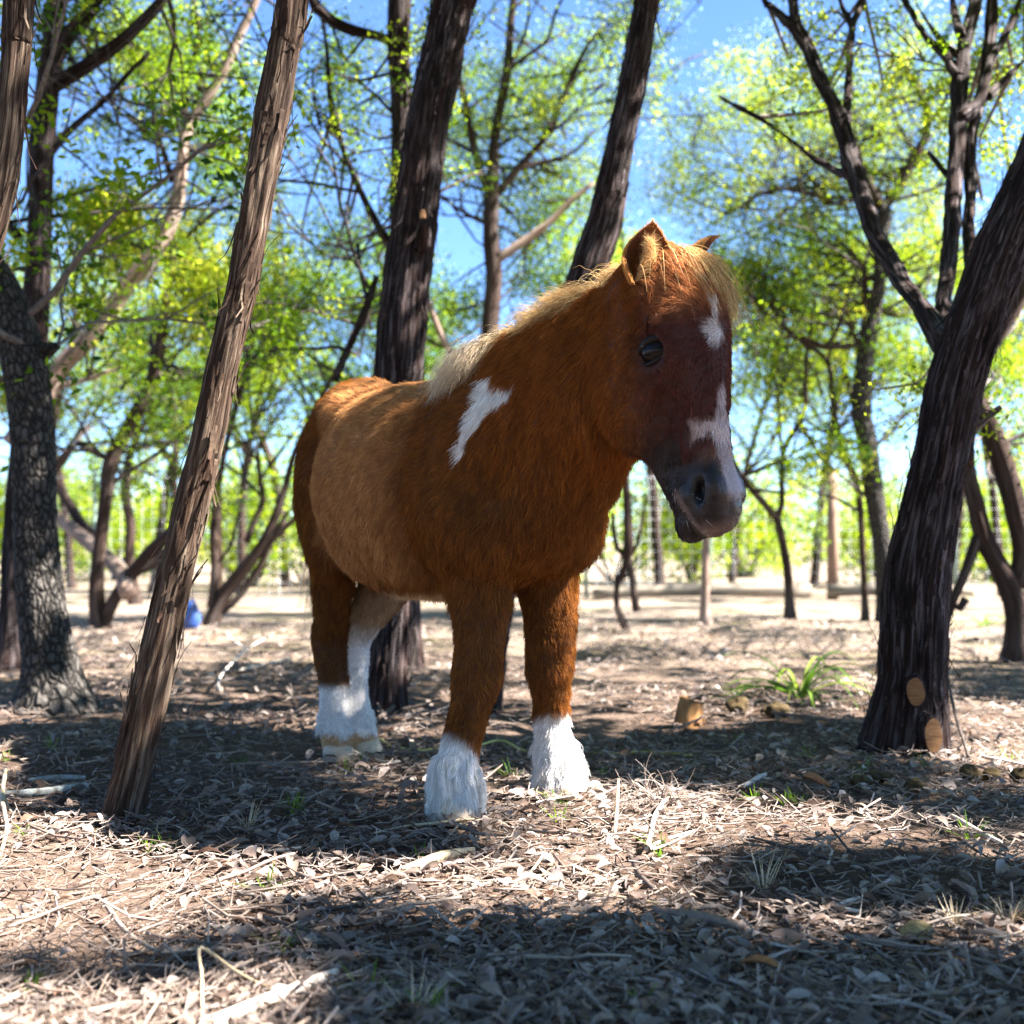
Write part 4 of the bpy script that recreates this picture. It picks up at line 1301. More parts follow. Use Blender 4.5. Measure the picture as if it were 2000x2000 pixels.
M_skin, M_hair = skin_mat(), hair_mat('pony_hair')
bcol = coat(BV)
pony = thing('pony', bw(-.35, 0, 0), 'shaggy chestnut pony with white socks and a flaxen mane standing side on among the trees', 'pony')
body_me = mesh_np('body', BV, BF, attrs={'coat': np.concatenate([bcol * .8, np.ones((len(bcol), 1))], 1), 'wet': head_mask(BV) * sstep(.36, .42, hloc(BV)[0])})
body = link('body', body_me, M_skin, pony)

# ---- eyes, lids, hooves, ears
nt = NT('pony_eye')
M_eye = nt.done(nt.n('ShaderNodeBsdfPrincipled', {'Base Color': (.006, .004, .004, 1), 'Roughness': .22, 'Specular IOR Level': .14}).outputs[0])
nt = NT('pony_lid')
M_lid = nt.done(principled(nt, (.010, .006, .005), .6, .2).outputs[0])
nt = NT('pony_hoof')
co = nt.n('ShaderNodeTexCoord').outputs['Object']
M_hoof = nt.done(principled(nt, nt.ramp(nt.noise(nt.mapv(co, (8, 8, 120)), 3, 3), [(.3, (.42, .30, .20)), (.7, (.62, .48, .35))]), .6, .4).outputs[0])


def ball(c, ax, rad, nu=24, nv=16):
    th = np.linspace(0, math.pi, nv)[:, None]
    ph = (np.arange(nu) * 2 * math.pi / nu)[None]
    l = np.stack([np.sin(th) * np.cos(ph), np.sin(th) * np.sin(ph), np.cos(th) + 0 * ph], -1) * np.asarray(rad)
    V = np.asarray(c) + l.reshape(-1, 3) @ np.asarray(ax)
    i = np.arange(nv - 1)[:, None] * nu
    j = np.arange(nu)[None]
    F = np.stack([i + j, i + nu + j, i + nu + (j + 1) % nu, i + (j + 1) % nu], -1).reshape(-1, 4)
    return V, F


for sg in (1, -1):
    ec = hw(.176, -.020, sg * .071)
    ax = (HA, HF, HS)
    V, F = ball(ec, ax, (.0255, .0305, .0225), 28, 20)
    eye = link('eye', mesh_np('eye', V, F), M_eye, pony)
    mb = MB()
    for up, lift in ((-1, .0025), (1, .0)):
        a = np.linspace(.03, math.pi - .03, 22)
        pts = np.array([hw(.176 + up * np.sin(x) * (.0175 if up < 0 else .0205) + .007 * np.cos(x), -.020 - np.cos(x) * .0335, sg * (.0700 + .0185 * np.sin(x) + lift * np.sin(x) - .003)) for x in a])
        rr = .0016 + (.0062 if up < 0 else .0028) * np.sin(a) ** .8
        V, F, T, bk = tube(pts, rr, 8)
        mb.add(V, F, T)
    link('eyelid', mb.mesh('eyelid'), M_lid, eye)


def hoof(p, q, tilt):
    th = np.arange(24) * 2 * math.pi / 24
    V = []
    for z, r, sh in ((-.012, .043, .012), (.0, .043, .012), (.022, .038, .002), (.038, .034, -.006), (.042, .018, -.006)):
        g = gz(*bw(p, q, 0)[:2])
        V += [bw(p + sh + r * 1.08 * math.cos(a), q + r * math.sin(a), z + g + .004) for a in th]
    V = np.array(V)
    i = np.arange(4)[:, None] * 24
    j = np.arange(24)[None]
    F = np.stack([i + j, i + 24 + j, i + 24 + (j + 1) % 24, i + (j + 1) % 24], -1).reshape(-1, 4)
    link('hoof', mesh_np('hoof', V, F), M_hoof, pony)


for p, q in ((.064, .170), (-.022, -.147), (-.795, .038), (-.782, -.033)):
    hoof(p, q, 0)

EARS = []
for sg in (1, -1):
    base, tip = hw(.056, -.030, sg * .062), hw(-.050 if sg > 0 else -.066, .004, .066 if sg > 0 else -.140)
    up = norm(tip - base)
    opening = norm(HF * .85 + HS * sg * .75 - up * .0)
    opening = norm(opening - up * up.dot(opening))
    lat = np.cross(up, opening)
    nu, nv = 22, 15
    V, ins = [], []
    Le = np.linalg.norm(tip - base)
    for layer in (0, 1):
        for i in range(nu):
            u = i / (nu - 1)
            w = .044 * (.62 + .5 * math.sin(min(1, u * 1.35) * math.pi * .62)) * (1 - u ** 3.2) ** .9 + .0012
            curl = 1.95 * (1 - .55 * u)
            for j in range(nv):
                a = (j / (nv - 1) * 2 - 1) * curl
                rr = w * (1.0 - (.10 if layer else 0))
                bend = -.012 * math.sin(u * math.pi) + .010 * u * u
                V.append(base + up * (u * Le) + opening * (bend + w * .35 - rr * math.cos(a) * .85) + lat * rr * math.sin(a) * (1.0 if abs(a) < 1.57 else 1 - .25 * (abs(a) - 1.57)))
                ins.append(layer)
    V = np.array(V)
    F = []
    for layer in (0, 1):
        o = layer * nu * nv
        for i in range(nu - 1):
            for j in range(nv - 1):
                q = [o + i * nv + j, o + i * nv + j + 1, o + (i + 1) * nv + j + 1, o + (i + 1) * nv + j]
                F.append(q if layer else q[::-1])
    o = nu * nv
    for i in range(nu - 1):
        for j in (0, nv - 1):
            F.append([i * nv + j, (i + 1) * nv + j, o + (i + 1) * nv + j, o + i * nv + j])
    inn = np.array(ins)
    ce = np.where(inn[:, None] == 1, np.array([[.10, .035, .014]]), np.array([[.26, .09, .022]]))
    link('ear', mesh_np('ear', V, np.array(F), attrs={'coat': np.concatenate([ce, np.ones((len(ce), 1))], 1)}), M_skin, pony)
    EARS.append((V, np.array(F), inn, up, opening, lat, base, tip, sg))


# ---- hair
def hair(name, roots, nrm, flow, L, col, r0=.00022, npt=5, lift=.35, grav=.12, noise=.25, nscale=(38, 130), fuzz=.12, parent=None, bend=None, seed=0, clump=0., cell=.007, cvar=.3):
    N = len(roots)
    flow = norm(flow - nrm * (flow * nrm).sum(-1, keepdims=True))
    d0 = flow
    side = np.cross(nrm, flow)
    w = (fbm(roots * nscale[0], 2, 41 + seed) - .5) * 2 + .8 * (vnoise(roots * nscale[1], 43 + seed) - .5)
    l2 = (fbm(roots * nscale[0] * 1.3 + 9, 2, 45 + seed) - .5)
    rs = np.random.default_rng(100 + seed)
    d0 = norm(d0 + side * (w * noise * 2)[:, None] + rs.normal(0, fuzz, (N, 3)))
    li = lift * (1 + 2.0 * l2 + rs.normal(0, .25, N))
    X = np.zeros((N, npt, 3))
    X[:, 0] = roots - nrm * .001
    st = L / (npt - 1)
    cur = X[:, 0]
    for k in range(1, npt):
        t = (k - .5) / (npt - 1)
        dr = d0 + nrm * (li * (1.25 - 1.1 * t))[:, None] + np.array([0, 0, -1.]) * (grav * t if np.isscalar(grav) else (grav * t)[:, None])
        if bend is not None: dr = dr + bend * t
        dr = norm(dr)
        cur = cur + dr * st[:, None]
        X[:, k] = cur
    if clump:
        wp = roots / cell + 1.3 * np.stack([vnoise(roots / cell * .45 + 7 * a, 60 + a) for a in range(3)], -1)
        ck = np.floor(wp).astype(np.int64)
        _, ids = np.unique(ck[:, 0] * 73856093 ^ ck[:, 1] * 19349663 ^ ck[:, 2] * 83492791, return_inverse=True)
        cn = np.bincount(ids)
        for k in range(1, npt):
            t = k / (npt - 1)
            cen = np.stack([np.bincount(ids, X[:, k, a]) / cn for a in range(3)], -1)[ids]
            w = np.minimum(1, clump * t ** 1.1) * rs.uniform(.55, 1.05, N)
            X[:, k] += (cen - X[:, k]) * w[:, None]
        lf_ = rs.normal(0, 1, len(cn))
        X[:, 1:] += nrm[:, None] * (.0016 * lf_[ids] * np.clip(L / .026, .2, 1.4))[:, None, None] * (np.arange(1, npt) / (npt - 1))[None, :, None]
        col = col * np.exp(cvar * rs.normal(0, 1, len(cn)))[ids][:, None]
    X[..., 2] = np.maximum(X[..., 2], .001)
    cu = bpy.data.hair_curves.new(name)
    cu.add_curves([npt] * N)
    cu.attributes['position'].data.foreach_set('vector', X.astype(np.float32).ravel())
    ra = cu.attributes.get('radius') or cu.attributes.new('radius', 'FLOAT', 'POINT')
    prof = np.linspace(1, .18, npt) if np.isscalar(r0) else None
    R = (r0 * prof)[None] * np.ones((N, 1)) if prof is not None else r0[:, None] * np.linspace(1, .18, npt)[None]
    ra.data.foreach_set('value', R.astype(np.float32).ravel())
    hc = np.concatenate([np.clip(.93 * (1 - np.exp(-3.3 * col)), .005, .9), np.ones((N, 1))], 1)
    cu.attributes.new('hcol', 'FLOAT_COLOR', 'CURVE').data.foreach_set('color', hc.astype(np.float32).ravel())
    return link(name, cu, M_hair, parent)


def sample(V, F, dens, seed):
    """dens: hairs per m2 per face; returns points, normals"""
    rs = np.random.default_rng(seed)
    a, b, c, d = (V[F[:, i]] for i in range(4))
    n = np.cross(c - a, d - b)
    ar = np.linalg.norm(n, axis=1) * .5
    k = rs.poisson(ar * dens)
    fi = np.repeat(np.arange(len(F)), k)
    u, v = rs.random(len(fi))[:, None], rs.random(len(fi))[:, None]
    pts = (a[fi] * (1 - u) + b[fi] * u) * (1 - v) + (d[fi] * (1 - u) + c[fi] * u) * v
    return pts, norm(n)[fi], fi


fc = BV[BF].mean(1)
fp, fq, fz = bloc(fc)
fhm = head_mask(fc)
ft, ff, fs = hloc(fc)
eyed = np.minimum(np.linalg.norm(fc - hw(.176, -.022, .08), axis=1), np.linalg.norm(fc - hw(.176, -.022, -.08), axis=1))
dens = 130000 * np.ones(len(fc))
dens *= np.where(fn @ norm(np.array([fc[:, 0].mean(), fc[:, 1].mean(), -.1])) > .75, .4, 1)
dens = np.where(fhm > .5, 260000, dens)
dens = np.where((fhm > .5) & (ft > .40), 150000, dens)
dens = np.where(eyed < .030, 0, dens)
dens = np.where((fz < .22) & (fhm < .5), 240000, dens)
dens = np.where((fz < .02), 0, dens)
pts, nr, fi = sample(BV, BF, dens, 5)
p, q, z = bloc(pts)
t, f, s = hloc(pts)
hm = head_mask(pts)
N = len(pts)
sgq = np.sign(q)[:, None]
flow = -PD * .75 * np.ones((N, 3)) - ZUP * (.55 + .9 * sstep(.75, .45, z))[:, None]
wn_ = (sstep(.0, .12, p) * (1 - hm))[:, None]
flow = flow * (1 - wn_) + wn_ * (-PD * .45 - ZUP * 1.0)
wl = (sstep(.47, .40, z) * (1 - hm))[:, None]
flow = flow * (1 - wl) + wl * (-ZUP * 1.0 - PD * .12)
wr = sstep(-.66, -.72, p)[:, None] * (1 - wl)
flow = flow * (1 - wr) + wr * (-ZUP * 1.0 - PD * .5)
# face: hair radiates from a whorl on the forehead, then runs down the face; cheeks run down and back
rad = HA * (t - .15)[:, None] + HS * s[:, None]
facef = norm(rad) + HA * (.9 * sstep(.15, .26, t))[:, None] + HS * (np.sign(s) * .35)[:, None]
cheek = HA * .55 - HF * .75
wc = sstep(.0, -.06, f)[:, None]
facef = facef * (1 - wc) + cheek * wc
jaw = sstep(.28, .36, t)[:, None] * wc
facef = facef * (1 - jaw) + (HA * .9 - HF * .3) * jaw
h1 = hm[:, None]
flow = flow * (1 - h1) + facef * h1
L = .023 * np.ones(N)
L = L + .012 * sstep(.62, .45, z) * (1 - hm)
L = np.where((p > .02) & (hm < .5), .030, L)
L = L * (1 - hm) + hm * (.013 + .010 * sstep(.16, .10, t) * (f > -.06) + .026 * sstep(-.10, -.15, f))
L = np.where((hm > .5) & (t > .37), .0055 + .004 * (f < -.03), L)
low = (hm < .5) & (z < .42)
L = np.where(low, .021, L)
fet = (hm < .5) & (z < .13)
L = np.where(fet, .034, L)
back = np.where(p > -.4, (p - np.where(q > 0, .04, -.045)) < 0, False) & (z < .12) & (hm < .5)
L = np.where(back, .048, L)
L = np.where((hm < .5) & (p < -.4) & (z < .30), .011, L)
L = L * np.random.default_rng(3).uniform(.6, 1.15, N)
hcol = coat(pts)
var = .55 + .9 * fbm(pts * np.array([75, 75, 26]), 2, 77)
hcol = hcol * var[:, None]
lift_ = np.where(hm > .5, .30, .36)
hair('coat', pts, nr, flow, L, hcol, r0=.00046, npt=5, lift=lift_, grav=.12, noise=.42, nscale=(30, 95), parent=pony, clump=.58, cell=.0066, cvar=.19)

# ears
for V, F, inn, up, opening, lat, base, tip, sg in EARS:
    out_f = F[(inn[F].min(1) == 0)]
    pe, ne, _ = sample(V, out_f, np.full(len(out_f), 600000.), 9)
    ne = -ne if (np.einsum('ij,ij->i', ne, pe - (base + up * .06 + opening * .02)).mean() < 0) else ne
    c = np.array([.30, .115, .03]) * np.random.default_rng(4).uniform(.8, 1.3, (len(pe), 1))
    hair('ear_fur', pe, ne, np.broadcast_to(up, pe.shape), np.full(len(pe), .009), c, r0=.00025, npt=4, lift=.45, grav=0, parent=pony, seed=3)
    rs = np.random.default_rng(6)
    m = 1500
    u = rs.uniform(.05, .75, m)
    sd = np.sign(rs.random(m) - .5)
    pe = base + up * (u * .10)[:, None] + lat * (sd * (.016 + .006 * rs.random(m)) * (1.1 - u))[:, None] + opening * rs.uniform(-.008, .012, m)[:, None]
    fl = opening * .6 + up * .5 - lat * (sd * .6)[:, None]
    c = np.array([.42, .20, .075]) * rs.uniform(.4, 1.5, (m, 1))
    hair('ear_tuft', pe, np.broadcast_to(opening, pe.shape), fl, rs.uniform(.015, .034, m), c, r0=.00026, npt=5, lift=.4, grav=.2, fuzz=.3, parent=pony, seed=5)

# mane
CREST = spline(np.array([bw(.40, -.05, 1.035), bw(.33, -.035, 1.008), bw(.24, -.02, .985), bw(.14, -.005, .965), bw(.05, .005, .945), bw(-.02, .012, .925), bw(-.075, .016, .905)]), .01)
m = 15000
rs = np.random.default_rng(21)
k = rs.random(m)
ci = k * (len(CREST) - 1.01)
i0 = ci.astype(int)
rt = CREST[i0] + (CREST[i0 + 1] - CREST[i0]) * (ci - i0)[:, None] + PR * rs.normal(0, .012, (m, 1)) + ZUP * rs.uniform(-.03, .004, (m, 1))
lk = .5 * vnoise(np.stack([k * 26, np.zeros(m), np.zeros(m)], -1), 91) + .5 * vnoise(np.stack([k * 70, np.zeros(m), np.zeros(m)], -1), 92)          # locks
sidew = np.where(lk > .5, .9, -.15) * sstep(.15, .45, k) + rs.normal(0, .3, m) + .9 * sstep(.82, .95, k)
fl = -PD * (.75 - .25 * sstep(.7, 1, k))[:, None] + PR * sidew[:, None]
L = (.065 + .035 * lk) * rs.uniform(.6, 1.2, m) + .075 * sstep(.78, .95, k)
mc = np.array([.36, .20, .08])[None] * (1 - sstep(.72, .97, k))[:, None] + np.array([.50, .36, .23])[None] * sstep(.72, .97, k)[:, None]
mc = mc * rs.uniform(.65, 1.1, (m, 1))
mane = hair('mane', rt, np.broadcast_to(ZUP, rt.shape), fl, L, mc, r0=.00055, npt=8, lift=.95 - .4 * sstep(.7, .9, k), grav=1.0 + .9 * sstep(.7, .9, k), noise=.55, nscale=(26, 80), fuzz=.24, parent=pony, seed=7, clump=.6, cell=.012, cvar=.35)

# forelock: from the poll forward, down over the forehead and off to the far side
m = 7000
rs = np.random.default_rng(31)
rt = np.array([hw(a, b, c) for a, b, c in zip(rs.uniform(-.014, .050, m), rs.uniform(-.05, .03, m), rs.normal(-.020, .023, m))])
hl = hloc(rt)
fl = HF * .6 + HA * rs.uniform(.4, .9, (m, 1)) - HS * (.38 + rs.normal(0, .35, (m, 1))) + HS * (hl[2] * 7)[:, None]
L = rs.uniform(.06, .145, m)
mc = np.array([.30, .165, .064])[None] * rs.uniform(.35, 1.5, (m, 1))
hair('forelock', rt, np.broadcast_to(norm(ZUP * .8 + HF * .3), rt.shape), fl, L, mc, r0=.00058, npt=9, lift=.10, grav=2.5, noise=.95, nscale=(24, 75), fuzz=.22, parent=pony, bend=HF * .02 - HS * .05, seed=9, clump=.75, cell=.009, cvar=.35)

# tail, hanging close behind the rump
m = 3500
rs = np.random.default_rng(51)
rt = bw(-.90, 0, .82) + PR * rs.normal(0, .016, (m, 1)) + ZUP * rs.uniform(-.05, .02, (m, 1)) + PD * rs.uniform(.0, .05, (m, 1))
hair('tail', rt, np.broadcast_to(-PD, rt.shape), -ZUP * 1.0 + PR * rs.normal(0, .05, (m, 1)), rs.uniform(.3, .5, m), np.array([.55, .33, .15]) * rs.uniform(.6, 1.2, (m, 1)), r0=.0004, npt=8, lift=.06, grav=.9, noise=.15, fuzz=.05, parent=pony, seed=11)

# whiskers and lashes
wr_, wd_, wl_ = [], [], []
rs = np.random.default_rng(61)
for i in range(46):
    sg = 1 if rs.random() < .6 else -1
    wr_.append(hw(rs.uniform(.40, .485), rs.uniform(-.045, .01), sg * .043))
    wd_.append(HS * sg * .5 + HA * rs.uniform(.3, 1.0) + HF * rs.normal(0, .4))
    wl_.append(rs.uniform(.012, .035))
for i in range(60):
    a = rs.uniform(.5, 2.6)
    wr_.append(hw(.176 - math.sin(a) * .02, -.020 - math.cos(a) * .026, .087))
    wd_.append(HS * .8 + HA * .35 + HF * .25)
    wl_.append(rs.uniform(.010, .018))
wr_, wd_ = np.array(wr_), np.array(wd_)
hair('whiskers', wr_, norm(wd_), wd_ + .01, np.array(wl_), np.broadcast_to(np.array([.5, .38, .3]), wr_.shape), r0=.00028, npt=5, lift=1., grav=.5, noise=.1, parent=pony, seed=13)

# feather round the front fetlocks, a tuft behind each hind fetlock
fpos, fdir, fn_, fl_ = [], [], [], []
rs = np.random.default_rng(71)
for (p0, q0, n_, Lr, spread) in ((.048, .160, 6500, (.045, .075), .20), (-.044, -.142, 6500, (.04, .075), .38), (-.82, .040, 900, (.018, .03), .0), (-.808, -.030, 900, (.02, .035), .03)):
    a = rs.uniform(0, 2 * math.pi, n_)
    zz = rs.uniform(.035, .125, n_) if n_ > 2000 else rs.uniform(.06, .11, n_)
    rr = .032 + .006 * sstep(.12, .05, zz)
    sh = .25 * (.1 - zz) if n_ > 2000 else 0 * zz
    nn = PD * np.cos(a)[:, None] + PR * np.sin(a)[:, None]
    nn_out = nn
    fpos.append(bw(p0, q0, 0) + PD * sh[:, None] + nn * rr[:, None] + ZUP * zz[:, None])
    fn_.append(nn)
    fdir.append(-ZUP + nn * spread * rs.uniform(.3, 1.5, (n_, 1)) + np.cross(ZUP, nn) * (.9 * (vnoise(np.stack([np.cos(a) * 2 + p0, np.sin(a) * 2, zz * 18], -1), 5)[:, None] - .5)))
    fl_.append(rs.uniform(*Lr, n_) * (1 - .45 * sstep(.3, .9, np.cos(a))))
fpos, fdir, fn_, fl_ = map(np.concatenate, (fpos, fdir, fn_, fl_))
hair('feather', fpos, fn_, fdir, fl_, np.array([.64, .60, .56]) * rs.uniform(.6, 1.2, (len(fpos), 1)), r0=.00055, npt=7, lift=.75, grav=.8, noise=.9, nscale=(34, 90), fuzz=.16, parent=pony, seed=17, clump=.9, cell=.013, cvar=.3)
# ------------------------------------------------------------------ leaf litter, sticks, grass, droppings
cA = lambda x, y: (x / 2.76, 1300 + y / 2.76)
cB = lambda x, y: (650 + x / 2.76, 1500 + y / 2.76)
cC = lambda x, y: (1300 + x / 2.76, 1400 + y / 2.76)
c3 = lambda x, y: (550 + x / 2.76, 1050 + y / 2.76)


def litter_mat(name, cols, trans=.25):
    nt = NT(name)
    lv = nt.attr('lv').outputs['Fac']
    rnd = nt.n('ShaderNodeObjectInfo').outputs['Random']
    k = nt.math('FRACT', nt.math('ADD', lv, rnd))
    co = nt.n('ShaderNodeTexCoord').outputs['Object']
    n = nt.noise(co, 160, 3, .6)
    c = nt.ramp(k, [(i / (len(cols) - 1), q) for i, q in enumerate(cols)])
    c = nt.mix(1.0, c, nt.ramp(n, [(.3, (.6, .6, .6)), (.7, (1.1, 1.1, 1.1))]), 'MULTIPLY')
    d = nt.n('ShaderNodeBsdfPrincipled', {'Base Color': c, 'Roughness': .55, 'Specular IOR Level': .45})
    t = nt.n('ShaderNodeBsdfTranslucent', {'Color': c})
    return nt.done(nt.n('ShaderNodeMixShader', {0: trans, 1: d.outputs[0], 2: t.outputs[0]}).outputs[0])


M_lit = litter_mat('dry_leaves', [(.07, .04, .03), (.30, .215, .17), (.15, .115, .105), (.42, .345, .30), (.17, .085, .05), (.34, .295, .275), (.055, .038, .034), (.55, .47, .42), (.22, .135, .09), (.48, .40, .36)])
M_orange = litter_mat('orange_leaf', [(.42, .17, .06), (.46, .20, .08)])
M_stick = litter_mat('dead_sticks', [(.06, .036, .028), (.25, .18, .14), (.12, .088, .075), (.42, .33, .265), (.05, .034, .028), (.44, .37, .325)], 0.0)
M_straw = litter_mat('straw', [(.58, .45, .28), (.66, .55, .38), (.50, .38, .22)], .15)
M_bleach = plain('bleached_wood', (.46, .38, .31), (.66, .58, .50), 50, .8, .25, (1, 1, 1))
M_darkw = plain('dark_dead_wood', (.035, .026, .022), (.11, .085, .07), 50, .85, .25)
M_lichen = plain('lichen_wood', (.08, .07, .06), (.40, .44, .43), 45, .9, .15)
M_grass = leaf_mat('green_grass', [(.06, .13, .02), (.11, .20, .025), (.17, .26, .03)], 1.7, .4)
M_strap = leaf_mat('strap_leaves', [(.06, .13, .03), (.10, .19, .03), (.20, .26, .05)], 1.5, .35)
M_dung = plain('horse_dung', (.035, .024, .012), (.105, .072, .032), 55, .9, .15, (1, 1, 1), .008)

M_dungl = plain('straw_dung', (.20, .13, .05), (.42, .31, .15), 120, .9, .1, (1, 1, 1), .004)


def leaf_shape(L, W, curl, fold, rs):
    """a dry leaf lying along x"""
    st = [0, .18, .42, .68, .88, 1]
    wd = [.03, .62, 1.0, .82, .42, .0]
    V = []
    for s, w in zip(st, wd):
        z = curl * L * (math.sin(s * math.pi)) + rs.normal(0, .012) * L
        tw = fold * (s - .4)
        for e in (-1, 0, 1):
            V.append([(s - .5) * L, e * w * W * .5, z + abs(e) * w * W * .5 * (.35 + .5 * fold) + e * tw * W * .4])
    F = []
    for i in range(5):
        for e in (0, 1):
            a = i * 3 + e
            F.append([a, a + 3, a + 4, a + 1])
    return np.array(V), np.array(F)


def placed(n, rs, ymin=1.0, ymax=9.0, power=1.35, wide=.46):
    a = 1 - power
    y = (ymin ** a + rs.random(n) * (ymax ** a - ymin ** a)) ** (1 / a)
    x = rs.uniform(-1, 1, n) * (wide * y + .25)
    return x, y


def rotz(V, a):
    c, s = math.cos(a), math.sin(a)
    return np.stack([V[:, 0] * c - V[:, 1] * s, V[:, 0] * s + V[:, 1] * c, V[:, 2]], -1)


rs = np.random.default_rng(900)
NL = 28000
protos = [leaf_shape(1, rs.uniform(.34, .62), rs.uniform(-.05, .22), rs.uniform(-.2, .6), rs) for _ in range(24)]
x, y = placed(NL, rs)
o = np.argsort(np.hypot(x, y - .6))
x, y = x[o], y[o]
size = rs.uniform(.011, .035, NL) * np.where(rs.random(NL) < .12, 1.5, 1) * (1 + .12 * np.maximum(0, y - 3))
bare = np.exp(-((x - .60) / .40) ** 2 - ((y - 2.33) / .22) ** 2) + .8 * np.exp(-((x - .1) / .3) ** 2 - ((y - 2.05) / .1) ** 2)
dens_ = fbm(np.stack([x * 1.5, y * 1.5, 0 * x], -1), 3, 61)
keep = (rs.random(NL) > .85 * bare) & (rs.random(NL) < .10 + 1.25 * sstep(.34, .6, dens_))
x, y, size = x[keep], y[keep], size[keep]
NL = len(x)
az = rs.uniform(0, 2 * math.pi, NL)
tx, ty = rs.normal(0, .28, NL), rs.normal(0, .28, NL)
which = rs.integers(0, len(protos), NL)
zz = gz(x, y) + rs.uniform(.0, .012, NL)
seen_l = (np.abs(x / y * FPX) < 1000) & (y > 1.46)
idx = np.flatnonzero(seen_l)
big = idx[np.argsort(-(size[idx] / y[idx]))[:285]]
leaf_me = []
for i, (V, F) in enumerate(protos):
    me = mesh_np('fallen_leaf', V, F, attrs={'lv': np.full(len(V), i / len(protos))})
    me.materials.append(M_lit)
    leaf_me.append(me)
isbig = np.zeros(NL, bool)
isbig[big] = True
for i in big:
    ob = bpy.data.objects.new('fallen_leaf', leaf_me[which[i]])
    COL.objects.link(ob)
    ob.location = (x[i], y[i], zz[i] + .003)
    ob.scale = (size[i],) * 3
    ob.rotation_euler = (tx[i], ty[i], az[i])
    tag(ob, 'dry curled leaf lying in the litter of the foreground', 'leaf', 'dry fallen leaves scattered over the foreground litter')
PV = np.stack([p[0] for p in protos])
PF = protos[0][1]
m = np.flatnonzero(~isbig)
V = PV[which[m]] * size[m][:, None, None]
V[..., 2] += V[..., 0] * np.tan(ty[m])[:, None] + V[..., 1] * np.tan(tx[m])[:, None]
ca, sa = np.cos(az[m])[:, None], np.sin(az[m])[:, None]
W = np.stack([V[..., 0] * ca - V[..., 1] * sa + x[m][:, None], V[..., 0] * sa + V[..., 1] * ca + y[m][:, None], V[..., 2] + zz[m][:, None]], -1)
F = (PF[None] + (np.arange(len(m)) * 18)[:, None, None]).reshape(-1, 4)
me = mesh_np('leaf_litter', W.reshape(-1, 3), F, attrs={'lv': np.repeat(rs.random(len(m)), 18)})
tag(link('leaf_litter', me, M_lit), 'thick litter of small dry leaves covering the ground', 'leaf litter', kind='stuff')

# needles, straw and twig bits: thin bent prisms
NB = 27000
x, y = placed(NB, rs, power=1.5)
L = rs.uniform(.012, .055, NB) * (1 + .1 * np.maximum(0, y - 3)) * np.where(rs.random(NB) < .1, 2, 1)
az = rs.uniform(0, math.pi, NB)
bend = rs.normal(0, .45, NB)
r = L * rs.uniform(.008, .022, NB) + .0003
el = np.abs(rs.normal(0, .16, NB))
z0 = gz(x, y) + rs.uniform(.002, .014, NB)
dx = np.stack([np.cos(az) * np.cos(el), np.sin(az) * np.cos(el), np.sin(el)], -1)
sd = np.stack([-np.sin(az), np.cos(az), 0 * az], -1)
c0 = np.stack([x, y, z0], -1)
ring = []
for t in (-.5, 0, .5):
    c = c0 + dx * (t * L)[:, None] + sd * (bend * L * (.25 - t * t))[:, None] + np.array([0, 0, 1]) * (np.abs(t) * np.sin(el) * L)[:, None]
    ring.append(np.stack([c + sd * r[:, None], c - sd * r[:, None], c + np.array([0, 0, 1.6]) * r[:, None]], 1))
V = np.concatenate(ring, 1)
f0 = np.array([[0, 1, 4, 3], [1, 2, 5, 4], [2, 0, 3, 5], [3, 4, 7, 6], [4, 5, 8, 7], [5, 3, 6, 8]])
F = (f0[None] + (np.arange(NB) * 9)[:, None, None]).reshape(-1, 4)
me = mesh_np('needle_litter', V.reshape(-1, 3), F, attrs={'lv': np.repeat(rs.random(NB), 9)})
tag(link('needle_litter', me, M_stick), 'fine needles and broken twig bits strewn over the soil', 'litter', kind='stuff')


# twigs that can be picked up one by one
def twig_mesh(rs, kn=7):
    n = 8
    p = [np.zeros(3)]
    a = 0
    for i in range(n - 1):
        a += rs.normal(0, .17)
        p.append(p[-1] + np.array([math.cos(a), math.sin(a), rs.normal(0, .05)]) / (n - 1))
    p = np.array(p) - np.mean(p, 0)
    mb = MB()
    r = np.linspace(.017, .008, n) * rs.uniform(.6, 1.3)
    V, F, T, bk = tube(p, r, 6)
    mb.add(V, F, T)
    if rs.random() < .55:
        i = rs.integers(2, n - 2)
        d = p[i + 1] - p[i]
        q = np.array([p[i], p[i] + d * 1.2 + np.array([-d[1], d[0], .03]) * rs.choice([-1, 1]) * 1.1, p[i] + d * 1.8 + np.array([-d[1], d[0], .04]) * rs.choice([-1, 1]) * 1.6])
        V, F, T, bk = tube(q, np.array([.009, .006, .003]), 5)
        mb.add(V, F, T)
    me = mb.mesh('twig')
    me.attributes.new('lv', 'FLOAT', 'POINT').data.foreach_set('value', np.full(len(me.vertices), rs.random(), np.float32))
    me.materials.append(M_stick)
    return me


tms = [twig_mesh(rs) for _ in range(22)]
NTW = 230
x, y = placed(NTW, rs, 1.25, 5.5, 1.8, .40)
for i in range(NTW):
    L = rs.uniform(.05, .20) * (1 + .15 * max(0, y[i] - 2))
    ob = bpy.data.objects.new('twig', tms[rs.integers(0, len(tms))])
    COL.objects.link(ob)
    ob.scale = (L, L, L)
    ob.rotation_euler = (rs.normal(0, .06), rs.normal(0, .10), rs.normal(0, .5) if rs.random() < .6 else rs.uniform(0, 6.28))
    ob.location = (x[i], y[i], float(gz(x[i], y[i])) + .010 + rs.uniform(0, .006))
    tag(ob, 'thin dead twig lying loose on the litter', 'twig', 'dead twigs strewn over the litter')


